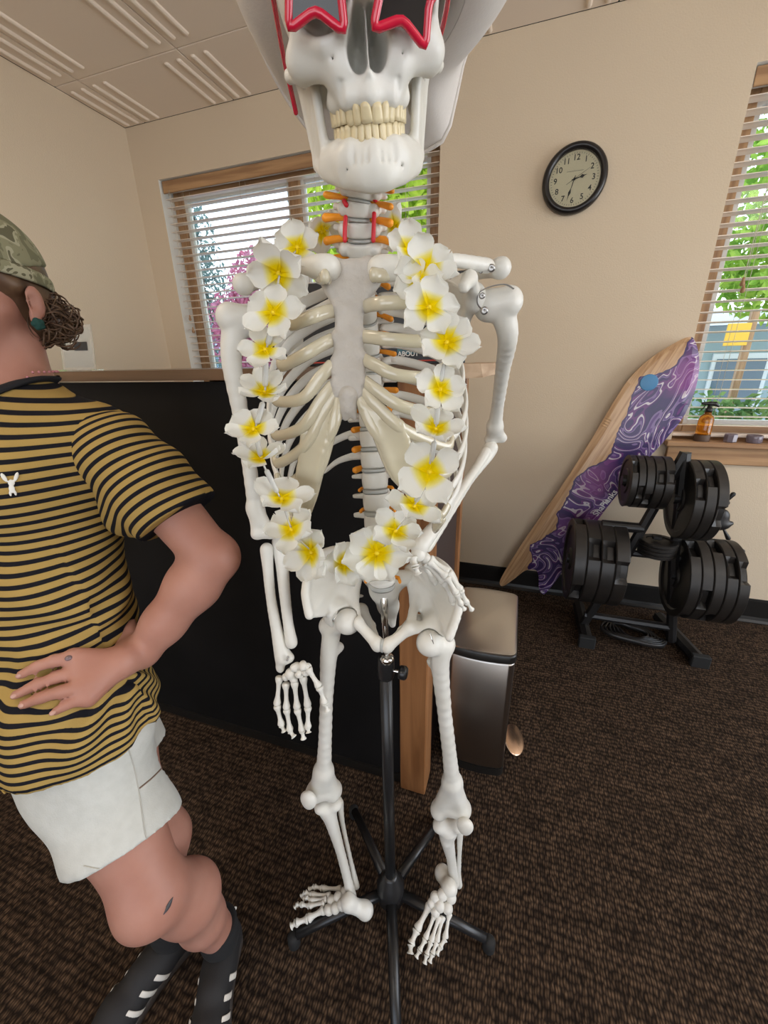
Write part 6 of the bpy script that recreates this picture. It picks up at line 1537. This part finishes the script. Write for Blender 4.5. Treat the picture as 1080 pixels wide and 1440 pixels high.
# ---- cap, hair, earring, necklace
cp = Solid(); cp.ell(HC+UP*.047, (.084, .106, .094), BASE@rotm('X', -8)); capn = (UP*.97-FD*(-.22)); capn /= np.linalg.norm(capn); cp.box(HC+UP*.028-capn*.15, (.2, .2, .15), frame_from(capn, LFT), .002, sub=True)
capo = solid_obj('camo_cap', cp, .004, M_camo, PER, 3)
V = []; Fc = []; nn_ = 20
for zz in (0, .003):
    for r in range(6):
        f = r/5
        for k_ in range(nn_+1):
            a = math.radians(-62+124*k_/nn_); base = HC+UP*(.036+zz)+LFT*(.084*math.sin(a))+FD*(.104*math.cos(a)); V.append(base+FD*(f*.068*math.cos(a*.9))+LFT*(f*.012*math.sin(a))-UP*(f*.014+.010*abs(math.sin(a))*f))
w_ = nn_+1
for lay in (0, 1):
    for r in range(5):
        for k_ in range(nn_): a = lay*6*w_+r*w_+k_; Fc.append((a, a+1, a+w_+1, a+w_))
mesh_obj('cap_brim', V, Fc, M_camo, capo)
band = [HC+UP*.034+LFT*(.085*math.cos(a))-FD*(.106*math.sin(a))-UP*(.018*math.sin(a)) for a in np.linspace(0, 2*PI, 48, endpoint=False)]
tube_obj('cap_strap', np.array(band), .0022, M_camo, capo, rb=.011, closed=True, seg=8)
hs = Solid(); hs.ell(HC+UP*.030-FD*.012, (.077, .092, .085), BASE); hs.ell(HC-UP*.035-FD*.055, (.055, .045, .05), BASE, k=.03); hs.box(HC+FD*.13+UP*.0, (.2, .115, .2), BASE, .003, sub=True)
hs.cap(EAR+UP*.03+FD*.02, EAR+UP*.04+FD*.035, .014, .010, k=.01)
hair = solid_obj('hair', hs, .004, M_hair, PER, 2)
bunc = Q(70, 452, .765)
q = Solid(); q.ell(bunc, .034); q.ell(bunc+UP*.012-FD*.004, .031, k=.01); solid_obj('hair_bun', q, .004, M_hair, hair, 2)
rngh = np.random.default_rng(3); parts = []
for i in range(240):
    d_ = rngh.normal(size=3); d_ /= np.linalg.norm(d_); st_ = bunc+d_*.032*rngh.uniform(.6, 1.1); ax_ = rngh.normal(size=3)+d_*.5; ax_ /= np.linalg.norm(ax_); fr_ = frame_from(ax_, d_); R_c = rngh.uniform(.008, .020); tr_ = rngh.uniform(.6, 1.5); L_ = rngh.uniform(.01, .03)
    tt = np.linspace(0, 1, 14); C = np.array([st_+fr_@np.array([R_c*(math.cos(tr_*2*PI*t_)-1)*-1*.8, R_c*math.sin(tr_*2*PI*t_), (t_-.5)*L_]) for t_ in tt]); parts.append(sweep(C, rngh.uniform(.0010, .0022)*np.clip(np.sin(tt*PI)+.25, 0, 1), seg=5))
Vv, Ff = join_geo(parts); cu = mesh_obj('hair_curls', Vv, Ff, M_hair, hair); cu['kind'] = 'stuff'
er = EAR+LFT*.014-UP*.030+FD*.004; q = Solid()
for k_ in range(5): a = 2*PI*k_/5; q.ell(er+FD*(.0055*math.cos(a))+UP*(.0055*math.sin(a)), .0052, k=.002)
q.ell(er+LFT*.002, .005, k=.002); solid_obj('earring', q, .0012, mat('green_felt', (.008, .055, .045), .8), PER, 1)
bl = Solid(); parts = []
for k_ in range(40):
    a = 2*PI*k_/40; c = NB+UP*(.026-.05*max(0, -math.sin(a)))+LFT*(.064*math.cos(a)-.006)-FD*(.062*math.sin(a)); V_s, F_s = lathe([(.0005, -.0024), (.002, -.0014), (.0026, 0), (.002, .0014), (.0005, .0024)], 6, M4(np.eye(3), c)); parts.append((V_s, F_s))
Vv, Ff = join_geo(parts); mesh_obj('bead_necklace', Vv, Ff, mat('pink_beads', (.55, .22, .24), .25), PER)
# ---- socks and shoes
def shoe(ank, heel, dirv, name):
    dirv = np.array([dirv[0], dirv[1], 0.0]); dirv /= np.linalg.norm(dirv); lat = np.array([-dirv[1], dirv[0], 0]); 
    if lat[0] < 0: lat = -lat
    Bs = np.column_stack([np.cross(dirv, UP), dirv, UP])
    P = lambda f, l, z: heel+dirv*f+lat*l+UP*z
    so = Solid(); so.chain([P(.035, 0, .012), P(.10, 0, .012), P(.19, .004, .012), P(.245, .0, .012)], [.034, .031, .043, .028], .01)
    so.box(P(.13, 0, -.10), (.3, .3, .1), None, .001, sub=True); so.box(P(.13, 0, .124), (.3, .3, .1), None, .001, sub=True)
    up = Solid(); up.chain([P(.036, 0, .040), P(.09, 0, .040), P(.18, .003, .034), P(.238, 0, .024)], [.032, .032, .037, .024], .02); up.cap(P(.034, 0, .04), P(.030, 0, .088), .030, .026, k=.02); up.cap(P(.07, 0, .05), P(.125, 0, .058), .030, .026, k=.02)
    up.box(P(.1, 0, -.086), (.3, .3, .1), None, .001, sub=True)
    up.ell(P(.055, 0, .100), (.024, .040, .030), np.column_stack([lat, dirv, UP]), k=.006, sub=True)
    V1, F1 = up.mesh(.0032); V1 = lap(V1, F1, 3); sho = fast_mesh(name, V1, F1, M_shoe, PER)
    solid_obj('sole', so, .0032, M_sole, sho, 2)
    T_ = bvh([(V1, F1)])
    def side(f, z, s):
        h_ = T_.ray_cast(Vector(P(f, .12*s, z)), Vector(-lat*s)); return None if h_[0] is None else np.array(h_[0])+lat*s*.0008
    for s in (1, -1):
        for k_ in range(3):
            f0 = .088+.030*k_; pts = [side(f0+.024*t_, .020+.042*t_, s) for t_ in np.linspace(0, 1, 8)]; pts = [p for p in pts if p is not None]
            if len(pts) > 3: tube_obj('white_stripe', np.array(pts), .0055, M_shoew, sho, rb=.0009, seg=8, up=lat)
    ht = [P(.012+.006*math.cos(a)-.006, .022*math.sin(a), .088+.012*math.cos(a)) for a in np.linspace(-1.2, 1.2, 9)]; tube_obj('heel_tab', np.array(ht), .0035, M_shoew, sho, rb=.007, seg=8)
    for k_ in range(5):
        f = .115+.018*k_; tube_obj('lace', np.array([P(f, -.018, .066-.004*k_), P(f+.004, 0, .078-.006*k_), P(f, .018, .066-.004*k_)]), .0022, M_shoe, sho, sm=4, seg=6)
    sk = Solid(); sk.chain([ank+UP*.035, ank-UP*.01, P(.055, 0, .065)], [.043, .040, .034], .01); sk.box(ank+UP*.135, (.2, .2, .1), None, .001, sub=True); so_ = solid_obj('sock', sk, .0035, M_sock, PER, 2)
    return sho, so_
hL = np.array([LAn[0], LAn[1], 0])+np.array([-.02, .05, 0]); hR_ = np.array([RA[0], RA[1], 0])+np.array([.012, .05, 0])
shoeL, sockL = shoe(LAn, hL, (.38, -.92), 'sneaker'); shoeR, sockR = shoe(RA, hR_, (-.24, -.97), 'sneaker')
Ps = [hit(BVHTree.FromPolygons([tuple(p.co) for p in sockL.data.vertices], [tuple(p.vertices) for p in sockL.data.polygons]), x, y, .0008) for x, y in ((291, 1331), (296, 1328), (301, 1324), (306, 1320))]
if all(p is not None for p in Ps): tube_obj('sock_print', np.array([p[0] for p in Ps]), .0013, mat('grey_print', (.35, .35, .35), .8), sockL, rb=.0005, seg=6)
